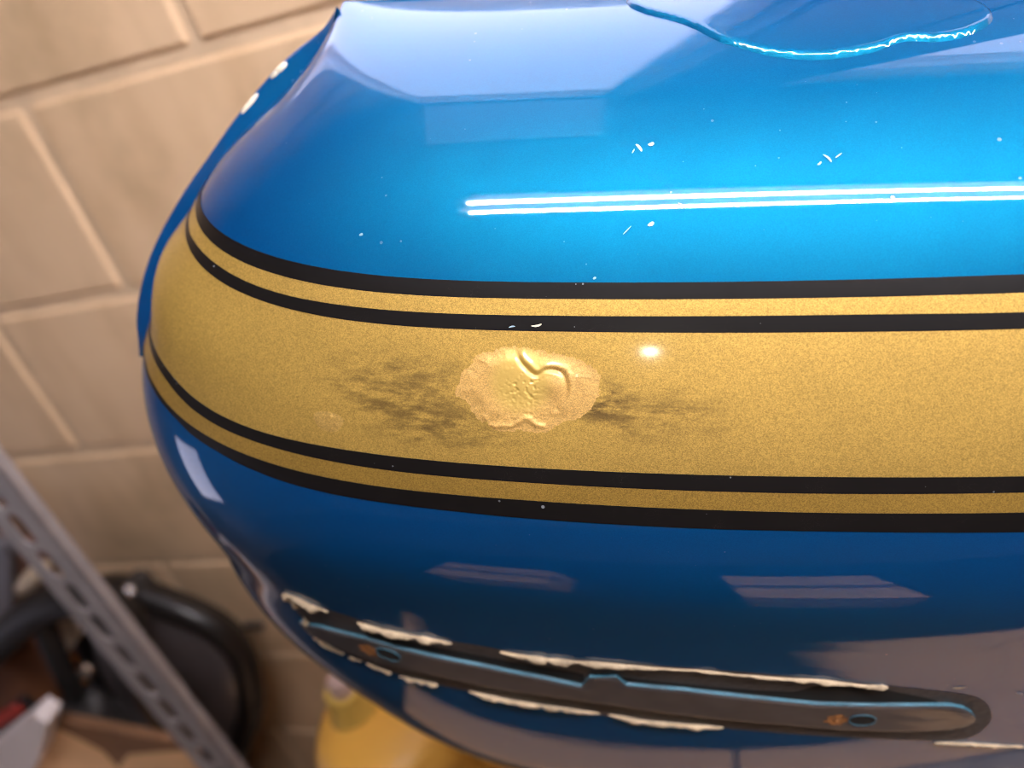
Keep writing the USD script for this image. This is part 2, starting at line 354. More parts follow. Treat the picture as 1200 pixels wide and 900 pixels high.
# ------------------------------------------------------------------ the fuel tank
# Tank frame: x along its length, y away from the viewer, z up, in metres before SCALE. One ring per level: half lengths, inset and corner exponent.
# columns: distance down the skin from the top ridge (mm), height, inset of the side, inset of the end, exponent of the end
A_END, B_SIDE, A_FAR, N_FAR = 0.19258, 0.14811, 0.42317, 1.91
PROFILE = np.array([[0.0, 0.09989, 0.14757, 0.08784, 2.93979],
 [4.221, 0.09954, 0.14339, 0.08751, 2.94568],
 [8.443, 0.09911, 0.13921, 0.08721, 2.95039],
 [12.664, 0.0986, 0.13503, 0.08692, 2.95398],
 [16.886, 0.09801, 0.13085, 0.08663, 2.95652],
 [21.107, 0.09733, 0.12668, 0.08633, 2.95809],
 [25.329, 0.09657, 0.12253, 0.08599, 2.95873],
 [29.55, 0.09572, 0.11838, 0.08561, 2.95853],
 [33.772, 0.09479, 0.11426, 0.08516, 2.95755],
 [37.993, 0.09376, 0.11016, 0.08464, 2.95585],
 [42.215, 0.09263, 0.10609, 0.08402, 2.9535],
 [46.436, 0.09141, 0.10204, 0.0833, 2.95058],
 [50.657, 0.09008, 0.09803, 0.08245, 2.94713],
 [54.879, 0.08866, 0.09406, 0.08146, 2.94325],
 [59.1, 0.08713, 0.09013, 0.08031, 2.93898],
 [63.322, 0.08549, 0.08624, 0.07899, 2.93439],
 [67.543, 0.08375, 0.0824, 0.07749, 2.92956],
 [71.765, 0.0819, 0.07861, 0.07579, 2.92455],
 [75.986, 0.07995, 0.07487, 0.07389, 2.91942],
 [80.208, 0.07789, 0.07119, 0.07179, 2.91425],
 [84.429, 0.07574, 0.06756, 0.06947, 2.9091],
 [88.65, 0.07349, 0.06399, 0.06693, 2.90403],
 [92.872, 0.07115, 0.06047, 0.06417, 2.89912],
 [97.093, 0.06871, 0.05702, 0.06117, 2.89443],
 [101.315, 0.06619, 0.05363, 0.05794, 2.89002],
 [105.536, 0.06359, 0.0503, 0.05453, 2.88597],
 [109.758, 0.0609, 0.04703, 0.05098, 2.88234],
 [113.979, 0.05814, 0.04384, 0.04735, 2.87919],
 [118.201, 0.05529, 0.04071, 0.04368, 2.8766],
 [122.422, 0.05238, 0.03765, 0.04002, 2.87463],
 [126.644, 0.04939, 0.03466, 0.03643, 2.87335],
 [130.865, 0.04633, 0.03175, 0.03295, 2.87282],
 [135.086, 0.04321, 0.02891, 0.02964, 2.87311],
 [139.308, 0.04002, 0.02615, 0.02654, 2.8743],
 [143.529, 0.03678, 0.02347, 0.02365, 2.87657],
 [147.751, 0.03348, 0.02085, 0.02093, 2.88015],
 [151.972, 0.03012, 0.01832, 0.01833, 2.88529],
 [156.194, 0.02672, 0.01584, 0.01583, 2.89222],
 [160.415, 0.02327, 0.01343, 0.01324, 2.9012],
 [164.637, 0.01978, 0.01108, 0.01037, 2.91242],
 [168.858, 0.01626, 0.00876, 0.00719, 2.92537],
 [173.08, 0.01269, 0.00649, 0.00387, 2.93885],
 [177.301, 0.0091, 0.00425, 0.00057, 2.95165],
 [181.522, 0.00549, 0.00204, -0.00252, 2.96254],
 [185.744, 0.00184, -0.00013, -0.00525, 2.97031],
 [189.965, -0.00182, -0.00227, -0.00747, 2.97392],
 [194.187, -0.0055, -0.00437, -0.00923, 2.97355],
 [198.408, -0.00922, -0.0064, -0.01067, 2.9699],
 [202.63, -0.01297, -0.00835, -0.01192, 2.96368],
 [206.851, -0.01676, -0.01019, -0.01317, 2.9556],
 [211.073, -0.02061, -0.01189, -0.0147, 2.94637],
 [215.294, -0.02451, -0.01345, -0.01671, 2.93675],
 [219.516, -0.02846, -0.01487, -0.01907, 2.92784],
 [223.737, -0.03246, -0.01616, -0.02156, 2.9208],
 [227.958, -0.0365, -0.01732, -0.02395, 2.91682],
 [232.18, -0.04059, -0.01838, -0.02605, 2.91688],
 [236.401, -0.04472, -0.01932, -0.02782, 2.92095],
 [240.623, -0.04888, -0.02012, -0.0293, 2.92855],
 [244.844, -0.05306, -0.02078, -0.03052, 2.93925],
 [249.066, -0.05726, -0.02128, -0.03151, 2.95258],
 [253.287, -0.06147, -0.02162, -0.03231, 2.9681],
 [257.509, -0.06568, -0.02178, -0.03295, 2.98536],
 [261.73, -0.0699, -0.02176, -0.03347, 3.00389],
 [265.951, -0.0741, -0.02155, -0.03389, 3.02326],
 [270.173, -0.07829, -0.02118, -0.03424, 3.04301],
 [274.394, -0.08247, -0.02065, -0.03452, 3.06274],
 [278.616, -0.08664, -0.02002, -0.03473, 3.08203],
 [282.837, -0.09081, -0.0193, -0.03486, 3.10046],
 [287.059, -0.09497, -0.01854, -0.03493, 3.11763],
 [291.28, -0.09912, -0.01775, -0.03493, 3.13311],
 [295.502, -0.10327, -0.01694, -0.03487, 3.14649],
 [299.723, -0.10742, -0.01612, -0.03473, 3.15736],
 [303.945, -0.11157, -0.01532, -0.03453, 3.16532],
 [308.166, -0.11572, -0.01452, -0.03427, 3.17037],
 [312.387, -0.11987, -0.01373, -0.03398, 3.17293],
 [316.609, -0.12402, -0.01296, -0.03368, 3.17344],
 [320.83, -0.12817, -0.0122, -0.03339, 3.17233],
 [325.052, -0.13233, -0.01146, -0.03313, 3.17005],
 [329.273, -0.13649, -0.01073, -0.03293, 3.16703],
 [333.495, -0.14065, -0.01002, -0.03281, 3.16371],
 [337.716, -0.14481, -0.00932, -0.03279, 3.16052],
 [341.938, -0.14897, -0.00865, -0.03289, 3.1579],
 [346.159, -0.15314, -0.00799, -0.03311, 3.15594],
 [350.381, -0.1573, -0.00735, -0.03341, 3.15452],
 [354.602, -0.16147, -0.00673, -0.03377, 3.15351],
 [358.823, -0.16565, -0.00612, -0.03416, 3.15275],
 [363.045, -0.16982, -0.00552, -0.03454, 3.1521],
 [367.266, -0.174, -0.00495, -0.03489, 3.15144],
 [371.488, -0.17819, -0.00438, -0.03518, 3.15061],
 [375.709, -0.18237, -0.00383, -0.03537, 3.14949],
 [379.931, -0.18656, -0.00329, -0.03544, 3.14792],
 [384.152, -0.19076, -0.00276, -0.03537, 3.14588],
 [388.374, -0.19495, -0.00224, -0.03516, 3.14336],
 [392.595, -0.19915, -0.00172, -0.03478, 3.14037],
 [396.817, -0.20334, -0.00121, -0.03423, 3.1369],
 [401.038, -0.20754, -0.0007, -0.0335, 3.13296],
 [405.259, -0.21173, -0.00019, -0.03258, 3.12856],
 [409.481, -0.21592, 0.00032, -0.03145, 3.12369],
 [413.702, -0.22011, 0.00084, -0.03012, 3.11835],
 [417.924, -0.2243, 0.00136, -0.02856, 3.11256],
 [422.145, -0.22848, 0.00189, -0.02679, 3.10631],
 [426.367, -0.23266, 0.00243, -0.02481, 3.0996],
 [430.588, -0.23683, 0.00297, -0.02264, 3.09244],
 [434.81, -0.24101, 0.00351, -0.0203, 3.08483],
 [439.031, -0.24519, 0.00406, -0.01778, 3.07676],
 [443.252, -0.24937, 0.00461, -0.01511, 3.06826],
 [447.474, -0.25355, 0.00516, -0.01229, 3.05931],
 [451.695, -0.25774, 0.00571, -0.00935, 3.04992],
 [455.917, -0.26193, 0.00626, -0.00627, 3.04009],
 [460.138, -0.26612, 0.00682, -0.00309, 3.02982],
 [464.36, -0.27031, 0.00739, 0.0002, 3.01912],
 [468.581, -0.27451, 0.00799, 0.00359, 3.00799],
 [472.803, -0.27869, 0.00863, 0.00707, 2.99642],
 [477.024, -0.28287, 0.00932, 0.01064, 2.98444],
 [481.246, -0.28703, 0.01008, 0.01428, 2.97203],
 [485.467, -0.29117, 0.01092, 0.01801, 2.95919],
 [489.688, -0.29529, 0.01185, 0.0218, 2.94594],
 [493.91, -0.29939, 0.01288, 0.02566, 2.93227],
 [498.131, -0.30346, 0.01402, 0.02957, 2.91818],
 [502.353, -0.30749, 0.01531, 0.0335, 2.90369],
 [506.574, -0.31144, 0.01676, 0.03743, 2.88878],
 [510.796, -0.3153, 0.0184, 0.04131, 2.87347],
 [515.017, -0.31905, 0.02026, 0.0451, 2.85775],
 [519.239, -0.32266, 0.02236, 0.04878, 2.84163],
 [523.46, -0.32611, 0.02472, 0.05231, 2.82511],
 [527.682, -0.32937, 0.02736, 0.05565, 2.80819],
 [531.903, -0.33243, 0.03026, 0.05876, 2.79088],
 [536.124, -0.33526, 0.03343, 0.06161, 2.77318],
 [540.346, -0.33783, 0.03688, 0.06416, 2.75508],
 [544.567, -0.34013, 0.0406, 0.06638, 2.7366]])
EDGE_THETA = np.array([0.6, 0.7429, 0.8857, 1.0286, 1.1714, 1.3143, 1.4571, 1.6, 1.7, 1.7905, 1.881, 1.9714, 2.0619, 2.1524, 2.2429, 2.3333, 2.4238, 2.5143, 2.6048, 2.6952, 2.7857, 2.8762, 2.9667, 3.0571, 3.1476, 3.2381, 3.3286, 3.419, 3.5095, 3.6])
EDGES = np.array([[146.569, 146.569, 146.569, 146.569, 146.569, 146.8, 146.84, 146.742, 146.621, 146.491, 146.356, 146.231, 146.128, 146.061, 146.045, 146.092, 146.216, 146.432, 146.752, 147.191, 147.271, 147.271, 147.271, 147.271, 147.271, 147.271, 147.271, 147.271, 147.271, 147.271],
 [152.36, 152.36, 152.36, 152.36, 152.36, 152.418, 152.436, 152.422, 152.398, 152.369, 152.337, 152.303, 152.27, 152.24, 152.216, 152.2, 152.195, 152.202, 152.225, 152.244, 152.244, 152.244, 152.244, 152.244, 152.244, 152.244, 152.244, 152.244, 152.244, 152.244],
 [158.411, 158.411, 158.411, 158.411, 158.411, 157.911, 157.978, 158.131, 158.178, 158.206, 158.248, 158.328, 158.466, 158.573, 158.516, 158.317, 158.102, 158.047, 158.341, 159.041, 159.041, 159.041, 159.041, 159.041, 159.041, 159.041, 159.041, 159.041, 159.041, 159.041],
 [163.636, 163.636, 163.636, 163.636, 163.636, 163.441, 163.399, 163.436, 163.461, 163.468, 163.457, 163.424, 163.365, 163.278, 163.161, 163.011, 162.829, 162.635, 162.46, 162.336, 162.326, 162.326, 162.326, 162.326, 162.326, 162.326, 162.326, 162.326, 162.326, 162.326],
 [210.939, 210.939, 210.939, 210.939, 210.939, 210.869, 211.075, 211.259, 211.218, 211.139, 211.165, 211.436, 211.923, 212.366, 212.487, 212.017, 211.049, 210.207, 210.358, 210.358, 210.358, 210.358, 210.358, 210.358, 210.358, 210.358, 210.358, 210.358, 210.358, 210.358],
 [216.623, 216.623, 216.623, 216.623, 216.623, 216.834, 216.947, 216.976, 216.978, 216.986, 217.015, 217.081, 217.217, 217.477, 217.725, 217.366, 216.238, 215.259, 215.392, 215.392, 215.392, 215.392, 215.392, 215.392, 215.392, 215.392, 215.392, 215.392, 215.392, 215.392],
 [223.762, 223.762, 223.762, 223.762, 223.762, 223.903, 223.975, 224.004, 224.032, 224.084, 224.176, 224.308, 224.462, 224.612, 224.738, 224.817, 224.825, 224.741, 224.685, 224.685, 224.685, 224.685, 224.685, 224.685, 224.685, 224.685, 224.685, 224.685, 224.685, 224.685],
 [231.129, 231.129, 231.129, 231.129, 231.129, 231.016, 231.457, 231.428, 231.1, 230.933, 231.005, 231.083, 230.917, 230.284, 229.381, 228.957, 227.349, 227.349, 227.349, 227.349, 227.349, 227.349, 227.349, 227.349, 227.349, 227.349, 227.349, 227.349, 227.349, 227.349]])
STRIP_TOP = np.array([[2.199, 353.958], [2.1204, 346.19], [1.9804, 341.546], [1.8782, 343.889], [1.7313, 347.217], [1.6038, 352.61], [1.5531, 356.419], [1.5423, 344.994], [1.513, 341.04], [1.5028, 349.236], [1.4444, 349.249], [1.3762, 352.09], [1.3091, 355.27], [1.2683, 354.299], [1.2118, 352.58], [1.1858, 352.143], [1.1713, 354.651], [1.1602, 359.914], [1.1538, 365.273]])
STRIP_BOTTOM = np.array([[1.1538, 369.824], [1.1605, 374.497], [1.1743, 377.483], [1.1988, 379.869], [1.2612, 381.077], [1.3196, 379.39], [1.3721, 378.229], [1.4255, 376.912], [1.4869, 375.163], [1.558, 372.29], [1.6764, 371.578], [1.8212, 367.978], [1.9902, 367.025], [2.1098, 364.223], [2.1764, 362.565]])
PUTTY_UP = np.array([[2.1909, 326.371], [2.1356, 322.921], [2.0997, 324.999], [2.0288, 324.049], [1.9602, 328.657], [1.9001, 329.708], [1.8223, 328.989], [1.7258, 329.474], [1.655, 332.457], [1.5963, 333.601], [1.532, 332.049], [1.479, 331.407], [1.4206, 330.023], [1.4041, 331.45], [1.3637, 332.252], [1.3158, 333.123], [1.2835, 335.227], [1.2672, 336.389], [1.2512, 336.756]])
PUTTY_LOW = np.array([[2.1871, 324.998], [2.1711, 332.93], [2.1702, 345.121], [2.1681, 359.462], [2.1351, 371.589], [2.0752, 375.727], [2.0275, 377.302], [1.9185, 382.338], [1.8335, 381.8], [1.7568, 383.94], [1.6853, 387.064], [1.6421, 387.627], [1.5397, 387.99], [1.5195, 388.676], [1.4854, 391.928], [1.4426, 391.496], [1.3986, 390.356]])
PUTTY_RIGHT = np.array([[1.1768, 396.092], [1.1441, 396.613], [1.1106, 398.532], [1.077, 399.836]])
RESIDUE = np.array([[2.1909, 326.371], [2.0245, 321.835], [1.8957, 326.648], [1.7241, 327.57], [1.5955, 331.737], [1.5316, 329.312], [1.4208, 328.259], [1.3164, 331.385], [1.2516, 335.889], [1.2103, 339.306], [1.167, 344.952], [1.1428, 358.079], [1.1342, 372.503], [1.1386, 385.685], [1.1641, 393.832], [1.2265, 393.481], [1.2975, 392.908], [1.3984, 391.356], [1.4854, 390.909], [1.7568, 383.94], [1.9172, 381.218], [2.0734, 374.521], [2.1681, 359.462]])
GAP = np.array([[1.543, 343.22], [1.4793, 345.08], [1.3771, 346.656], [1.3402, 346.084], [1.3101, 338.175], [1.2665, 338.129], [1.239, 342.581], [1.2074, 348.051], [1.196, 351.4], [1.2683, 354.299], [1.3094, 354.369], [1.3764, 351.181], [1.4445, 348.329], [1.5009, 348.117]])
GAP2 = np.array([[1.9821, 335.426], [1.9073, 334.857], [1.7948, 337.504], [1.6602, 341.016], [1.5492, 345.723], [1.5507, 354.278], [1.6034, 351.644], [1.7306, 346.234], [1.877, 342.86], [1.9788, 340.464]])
BOSS = np.array([[1.4946, 7.766], [1.4841, 28.688], [1.4509, 36.192], [1.4198, 43.988], [1.3925, 52.907], [1.3681, 58.017], [1.3428, 62.386], [1.3178, 64.807], [1.2927, 65.884], [1.2587, 65.046], [1.2323, 62.684], [1.2065, 58.854], [1.1799, 59.584], [1.1496, 58.559], [1.1252, 54.446], [1.1088, 48.785], [1.1074, 42.138], [1.1166, 36.331], [1.1337, 28.217]])
HOLE_R = [1.2644, 367.9245]
HOLE_L = [1.9354, 352.3807]
RUST_R = [1.2868, 368.9548]
RUST_L = [1.9808, 353.5976]
BLISTER = [1.5928, 183.1018]
BLISTER_L = [1.966, 201.4521]
CHIPS = [[1.4771, 99.9947], [1.483, 101.2208], [1.4652, 98.5182], [1.3055, 106.3246], [1.296, 105.548], [1.314, 108.0353], [1.4398, 121.1561], [1.49, 129.2766], [1.4682, 127.3743], [2.0093, 132.2761], [1.5198, 145.3476], [1.5774, 161.3762], [1.6266, 162.138], [1.3788, 34.0031], [1.1858, 336.3807], [1.1239, 342.484], [1.2597, 120.6542]]
LIP = np.array([[-0.2067, 0.0548, -0.0277, -0.2033, 0.0523, -0.0255], [-0.2076, 0.0585, -0.0213, -0.2027, 0.0559, -0.0198], [-0.2077, 0.0628, -0.0144, -0.2015, 0.0601, -0.0135], [-0.2049, 0.0725, 0.0002, -0.1975, 0.0694, 0.0002], [-0.1998, 0.081, 0.0124, -0.1923, 0.0776, 0.012], [-0.1918, 0.09, 0.0246, -0.1851, 0.0864, 0.0242], [-0.1813, 0.0995, 0.0373, -0.1753, 0.0955, 0.0367], [-0.17, 0.1084, 0.049, -0.1641, 0.1039, 0.0479], [-0.1588, 0.1169, 0.0607, -0.1516, 0.1118, 0.0582], [-0.1469, 0.1247, 0.0716, -0.1386, 0.1191, 0.068], [-0.1342, 0.132, 0.0816, -0.1258, 0.1262, 0.0777], [-0.121, 0.1378, 0.0895, -0.1147, 0.1328, 0.0875], [-0.1124, 0.1421, 0.0958, -0.1081, 0.1377, 0.0952], [-0.1074, 0.145, 0.1004, -0.1045, 0.141, 0.1008]])
LEVEL = CubicSpline(PROFILE[:, 0], PROFILE[:, 1:])
VMAX = PROFILE[-1, 0]


def skin(t, v):
    """Point of the bare tank: t runs round the ring (pi/2 = middle of the near side, pi = left end), v down the skin in mm."""
    t, v = np.broadcast_arrays(np.asarray(t, float), np.asarray(v, float))
    h, i, e, n = np.moveaxis(LEVEL(np.clip(v, 0, VMAX)), -1, 0)
    c0, s0 = np.cos(t), np.sin(t)
    L = c0 < 0
    c = np.abs(c0) ** np.where(L, 1.45, 1.0)
    s = np.sqrt(np.maximum(1 - c * c, 0))
    p = np.where(L, 2 / n, 2 / N_FAR)
    x = np.where(L, -(A_END - e), A_FAR - e) * c ** p
    y = B_SIDE - (B_SIDE - i) * np.sign(s0) * s ** p
    z = h + np.where(x < 0, 0.05021 * x * x - 1.82869 * x ** 3, -0.10765 * x * x)
    return np.stack([x, y, z], -1)


def normal(t, v, e=1e-3):
    a = skin(t + e, v) - skin(t - e, v)
    b = skin(t, np.minimum(v + 0.4, VMAX)) - skin(t, np.maximum(v - 0.4, 0))
    m = np.cross(b, a)
    return -m / (np.linalg.norm(m, axis=-1, keepdims=True) + 1e-15)


SGN = 1.0 if (normal(np.float64(1.5), np.float64(190.0)) @ np.array([0, -1.0, 0])) > 0 else -1.0
SCALE = 0.85
TORG = np.array([0.00977, 0.00565, 0.26494])
TROT = np.array([[0.97487, 0.19539, -0.10701], [0.03527, -0.60964, -0.79189], [-0.21997, 0.76822, -0.60121]])
BASIS = np.c_[RIGHT, DOWN, FWD]                   # picture axes in the world
TW = BASIS @ TROT                                 # tank axes in the world
U_, _, V_ = np.linalg.svd(TW)
TW = U_ @ V_
FOOT = np.array([0.10, B_SIDE, PROFILE[-1, 1]])   # the tank's own origin, at its base


def loc(p):
    return (np.asarray(p) - FOOT) * SCALE


TPOS = EYE + SCALE * (TW @ FOOT + BASIS @ TORG)


def on(t, v, off=0.0):
    """A point on (or off mm above) the tank, in the tank thing's own frame."""
    t, v, off = np.broadcast_arrays(np.asarray(t, float), np.asarray(v, float), np.asarray(off, float))
    return loc(skin(t, v)) + SGN * normal(t, v) * off[..., None] * 1e-3


def to_world(p):
    return np.asarray(p) @ TW.T + TPOS


def grid_mesh(G, closed=False):
    r, c = G.shape[:2]
    i, j = np.meshgrid(np.arange(r - 1), np.arange(c if closed else c - 1), indexing='ij')
    k = (j + 1) % c
    q = np.stack([i * c + j, i * c + k, (i + 1) * c + k, (i + 1) * c + j], -1).reshape(-1, 4)
    f = np.vstack([q[:, [0, 1, 2]], q[:, [0, 2, 3]]])
    m = trimesh.Trimesh(G.reshape(-1, 3), f, process=False)
    return m


def facing_out(m, ref=(0, 0, 0.15)):
    n = m.face_normals
    if ((m.triangles_center - np.array(ref)) * n).sum() < 0:
        m.invert()
    return m


def gold(name, color, rough, stains, centre=None, metal=0.62):
    """Gold flake paint; stains: (centre, radii, strength) of sooty smudges, in the tank's frame."""
    n = {'x_in': ('mix_color', dict(blend_type='multiply', b=(1, 1, 1), fac=0.0)),
         'sn': ('noise_texture', dict(scale=1.0, detail=6.0, roughness=0.68)), 'smp': ('mapping', dict(scale=(95, 95, 330))),
         'sr': ('map_range', dict(clamp=True, from_min=0.42, from_max=0.60, to_min=0.0, to_max=1.0))}
    l = [('tc.object', 'smp.vector'), ('smp.vector', 'sn.vector'), ('sn.fac', 'sr.value')]
    src = 'x_in.result'
    for k, (c, r, s) in enumerate(stains):
        n.update({'a%d' % k: ('vector_math', dict(math_type='subtract', vector2=tuple(map(float, c)))), 'b%d' % k: ('vector_math', dict(math_type='multiply', vector2=tuple(1 / x for x in r))),
                  'c%d' % k: ('vector_math', dict(math_type='length')), 'd%d' % k: ('map_range', dict(clamp=True, range_type='smoothstep', from_min=0.25, from_max=1.0, to_min=s, to_max=0.0)),
                  'e%d' % k: ('math', dict(math_type='multiply')), 'f%d' % k: ('mix_color', dict(b=(0.10, 0.06, 0.018)))})
        l += [('tc.object', 'a%d.vector1' % k), ('a%d.vector' % k, 'b%d.vector1' % k), ('b%d.vector' % k, 'c%d.vector1' % k), ('c%d.value' % k, 'd%d.value' % k), ('d%d.result' % k, 'e%d.value1' % k),
              ('sr.result', 'e%d.value2' % k), ('e%d.value' % k, 'f%d.fac' % k), (src, 'f%d.a' % k)]
        src = 'f%d.result' % k
    if centre:                                   # less worn, yellower middle
        c, r, col = centre
        n.update({'ca': ('vector_math', dict(math_type='subtract', vector2=tuple(map(float, c)))), 'cb': ('vector_math', dict(math_type='multiply', vector2=tuple(1 / x for x in r))),
                  'cc': ('vector_math', dict(math_type='length')), 'cd': ('map_range', dict(clamp=True, range_type='smoothstep', from_min=0.55, from_max=1.1, to_min=0.9, to_max=0.0)), 'ce': ('mix_color', dict(b=col))})
        l += [('tc.object', 'ca.vector1'), ('ca.vector', 'cb.vector1'), ('cb.vector', 'cc.vector1'), ('cc.value', 'cd.value'), ('cd.result', 'ce.fac'), (src, 'ce.a')]
        src = 'ce.result'
    paint(name, color, rough, metal, 0.7, 0.30, 0.0, extra_nodes=n, extra_links=l, out=src, coat_rough=0.10)


GOLD = (0.492, 0.312, 0.070)
gold('gold_paint', GOLD, 0.55, [(on(1.83, 184.0), (0.036, 0.05, 0.012), 0.62), (on(1.79, 196.0), (0.032, 0.05, 0.010), 0.55), (on(1.71, 200.0), (0.030, 0.05, 0.007), 0.45), (on(1.517, 185.5), (0.012, 0.05, 0.008), 1.0), (on(1.475, 191.0), (0.030, 0.05, 0.009), 0.65)])
gold('dull_gold', (0.42, 0.255, 0.050), 0.5, [])
gold('blister_gold', (0.58, 0.35, 0.105), 0.5, [], metal=0.35, centre=(on(1.603, 180.5), (0.0105, 0.05, 0.0095), (0.60, 0.405, 0.10)))
gold('faint_gold', (0.57, 0.36, 0.10), 0.5, [])


tank = thing('fuel_tank', 'glossy blue motorcycle fuel tank with gold and black stripes and a chipped gold blister', 'fuel tank', TPOS, TW)
TT = np.r_[np.linspace(0, math.pi, 420), np.linspace(math.pi, 2 * math.pi, 160)[1:-1]]
VV = np.r_[np.linspace(0, 300, 170), np.linspace(302, VMAX, 90)]
G = on(TT[None], VV[:, None])
bm = grid_mesh(G, closed=True)
nv, c = len(bm.vertices), len(TT)
mid = G[-1].mean(0)
cap = [[(len(VV) - 1) * c + j, nv, (len(VV) - 1) * c + (j + 1) % c] for j in range(c)]
capt = [[j, (j + 1) % c, nv + 1] for j in range(c)]
bm = facing_out(trimesh.Trimesh(np.vstack([bm.vertices, mid, G[0].mean(0)]), np.vstack([bm.faces, cap, capt]), process=False))
obj('body', bm, 'blue_paint', tank, smooth=50)

# stripes: films of paint on the skin
TS = np.r_[np.linspace(-0.9, 1.0, 60), np.linspace(1.0, 2.9, 330)[1:], np.linspace(2.9, 4.0, 60)[1:]]


def edge(k):
    return PchipInterpolator(EDGE_THETA, EDGES[k])(np.clip(TS, EDGE_THETA[0], EDGE_THETA[-1]))


def stripe(a, b, off, rows=4):
    ea, eb = edge(a), edge(b)
    w = np.linspace(0, 1, rows)[:, None]
    m = grid_mesh(on(TS[None] + 0 * w, ea[None] * (1 - w) + eb[None] * w, off))
    return facing_out(m)


obj('gold_band', stripe(3, 4, 0.14, 60), 'gold_paint', tank, smooth=50, label='broad gold band between the black pinstripes')
for a, b, nm in ((0, 1, 'upper outer'), (2, 3, 'upper inner'), (4, 5, 'lower inner'), (6, 7, 'lower outer')):
    obj('black_pinstripe', stripe(a, b, 0.22), 'black_paint', tank, smooth=50, label='%s black pinstripe' % nm)
for a, b, nm in ((1, 2, 'upper'), (5, 6, 'lower')):
    obj('gold_pinstripe', stripe(a, b, 0.18), 'gold_paint' if nm == 'upper' else 'dull_gold', tank, smooth=50, label='%s narrow gold pinstripe' % nm)

KT = 150.0                                        # about how many mm one radian of t measures on the near side


def inside(poly_tv, step, jitter=0.0):
    """Points and triangles that fill an outline given as (t, v)."""
    q = np.asarray(poly_tv, float) * [KT, 1]
    pg = shapely.Polygon(q).buffer(0)
    if pg.geom_type != 'Polygon':
        pg = max(pg.geoms, key=lambda g: g.area)
    L = pg.exterior.length
    b = np.array([pg.exterior.interpolate(d).coords[0] for d in np.arange(0, L, step)])
    x0, y0, x1, y1 = pg.bounds
    X, Y = np.meshgrid(np.arange(x0, x1, step), np.arange(y0, y1, step))
    X[1::2] += step / 2
    g = np.c_[X.ravel(), Y.ravel()]
    inner = pg.buffer(-0.55 * step)
    g = g[shapely.contains_xy(inner, g[:, 0], g[:, 1])] if not inner.is_empty else g[:0]
    p = np.vstack([b, g])
    tri = Delaunay(p).simplices
    cen = p[tri].mean(1)
    tri = tri[shapely.contains_xy(pg.buffer(1e-6), cen[:, 0], cen[:, 1])]
    dist = shapely.distance(shapely.points(p), pg.exterior)
    return p / [KT, 1], tri, dist, np.arange(len(b))


def patch(poly_tv, step, off):
    """A film or plate over an outline; off(p_tv, dist_to_edge_mm) gives mm above the skin."""
    p, tri, dist, _ = inside(poly_tv, step)
    o = off(p, dist) if callable(off) else np.full(len(p), off)
    return facing_out(trimesh.Trimesh(on(p[:, 0], p[:, 1], o), tri, process=False))


def smoothstep(x, a, b):
    x = np.clip((x - a) / (b - a), 0, 1)
    return x * x * (3 - 2 * x)


def dense(tv, n=None, step=0.8):
    q = np.asarray(tv, float) * [KT, 1]
    s = np.r_[0, np.cumsum(np.linalg.norm(np.diff(q, axis=0), axis=1))]
    x = np.linspace(0, s[-1], n or max(4, int(s[-1] / step)))
    return np.c_[PchipInterpolator(s, q[:, 0])(x) / KT, PchipInterpolator(s, q[:, 1])(x)]


T_TAB = np.linspace(0.5, 3.3, 1200)


def run_table(v):
    """Millimetres along the ring at level v, growing to the right, for each T_TAB."""
    d = np.linalg.norm(np.diff(skin(T_TAB, np.full(len(T_TAB), v)), axis=0), axis=1) * 1000 * SCALE
    return -np.r_[0, np.cumsum(d)]


def local_axes(tv):
    """At a point of the skin: a function that takes mm right / mm up on the skin to (t, v)."""
    t, v = tv
    run = run_table(v)
    r0 = np.interp(t, T_TAB, run)
    fv = np.linalg.norm(skin(t, v + 1) - skin(t, v - 1)) / 2 * 1000
    return lambda x, y: np.stack([np.interp(r0 + np.asarray(x), run[::-1], T_TAB[::-1]), v - np.asarray(y) / SCALE / fv], -1)


def mm_of(tv, p):
    """The inverse: mm right and up of the points p = (t, v) from the point tv."""
    run = run_table(tv[1])
    return np.interp(p[:, 0], T_TAB, run) - np.interp(tv[0], T_TAB, run), (tv[1] - p[:, 1]) * SCALE


# the blistered, half-sanded spot in the gold band
to_tv = local_axes(BLISTER)
PXMM = 0.250                                      # one picture pixel is a quarter millimetre here
ol = [(-82, 2), (-80, 18), (-70, 24), (-66, 36), (-48, 42), (-34, 47), (-16, 49), (2, 47), (22, 44), (46, 40), (62, 36), (74, 29), (84, 22), (86, 8), (84, -6), (78, -18), (68, -28), (56, -36), (40, -40), (26, -50), (4, -51), (-18, -51), (-36, -52), (-46, -44), (-60, -36), (-70, -20), (-86, -10)]
ol = np.array(ol, float) * PXMM
olr = smooth_path(np.c_[ol, np.zeros(len(ol))], 160, True)[:, :2]
olr += rng.normal(0, 0.28, olr.shape)
outline = to_tv(olr[:, 0], olr[:, 1])
HOOK = smooth_path(np.array([(-14, 44, 0), (-9, 32, 0), (2, 21, 0), (12, 16, 0), (20, 21, 0), (32, 23, 0), (42, 19, 0), (47, 8, 0), (47, -4, 0), (42, -14, 0), (36, -24, 0)]) * PXMM, 80)[:, :2]
CREST = smooth_path(np.array([(-48, -36, 0), (-44, -47, 0), (-30, -46, 0), (-14, -44, 0), (2, -36, 0), (12, -42, 0), (20, -43, 0)]) * PXMM, 60)[:, :2]


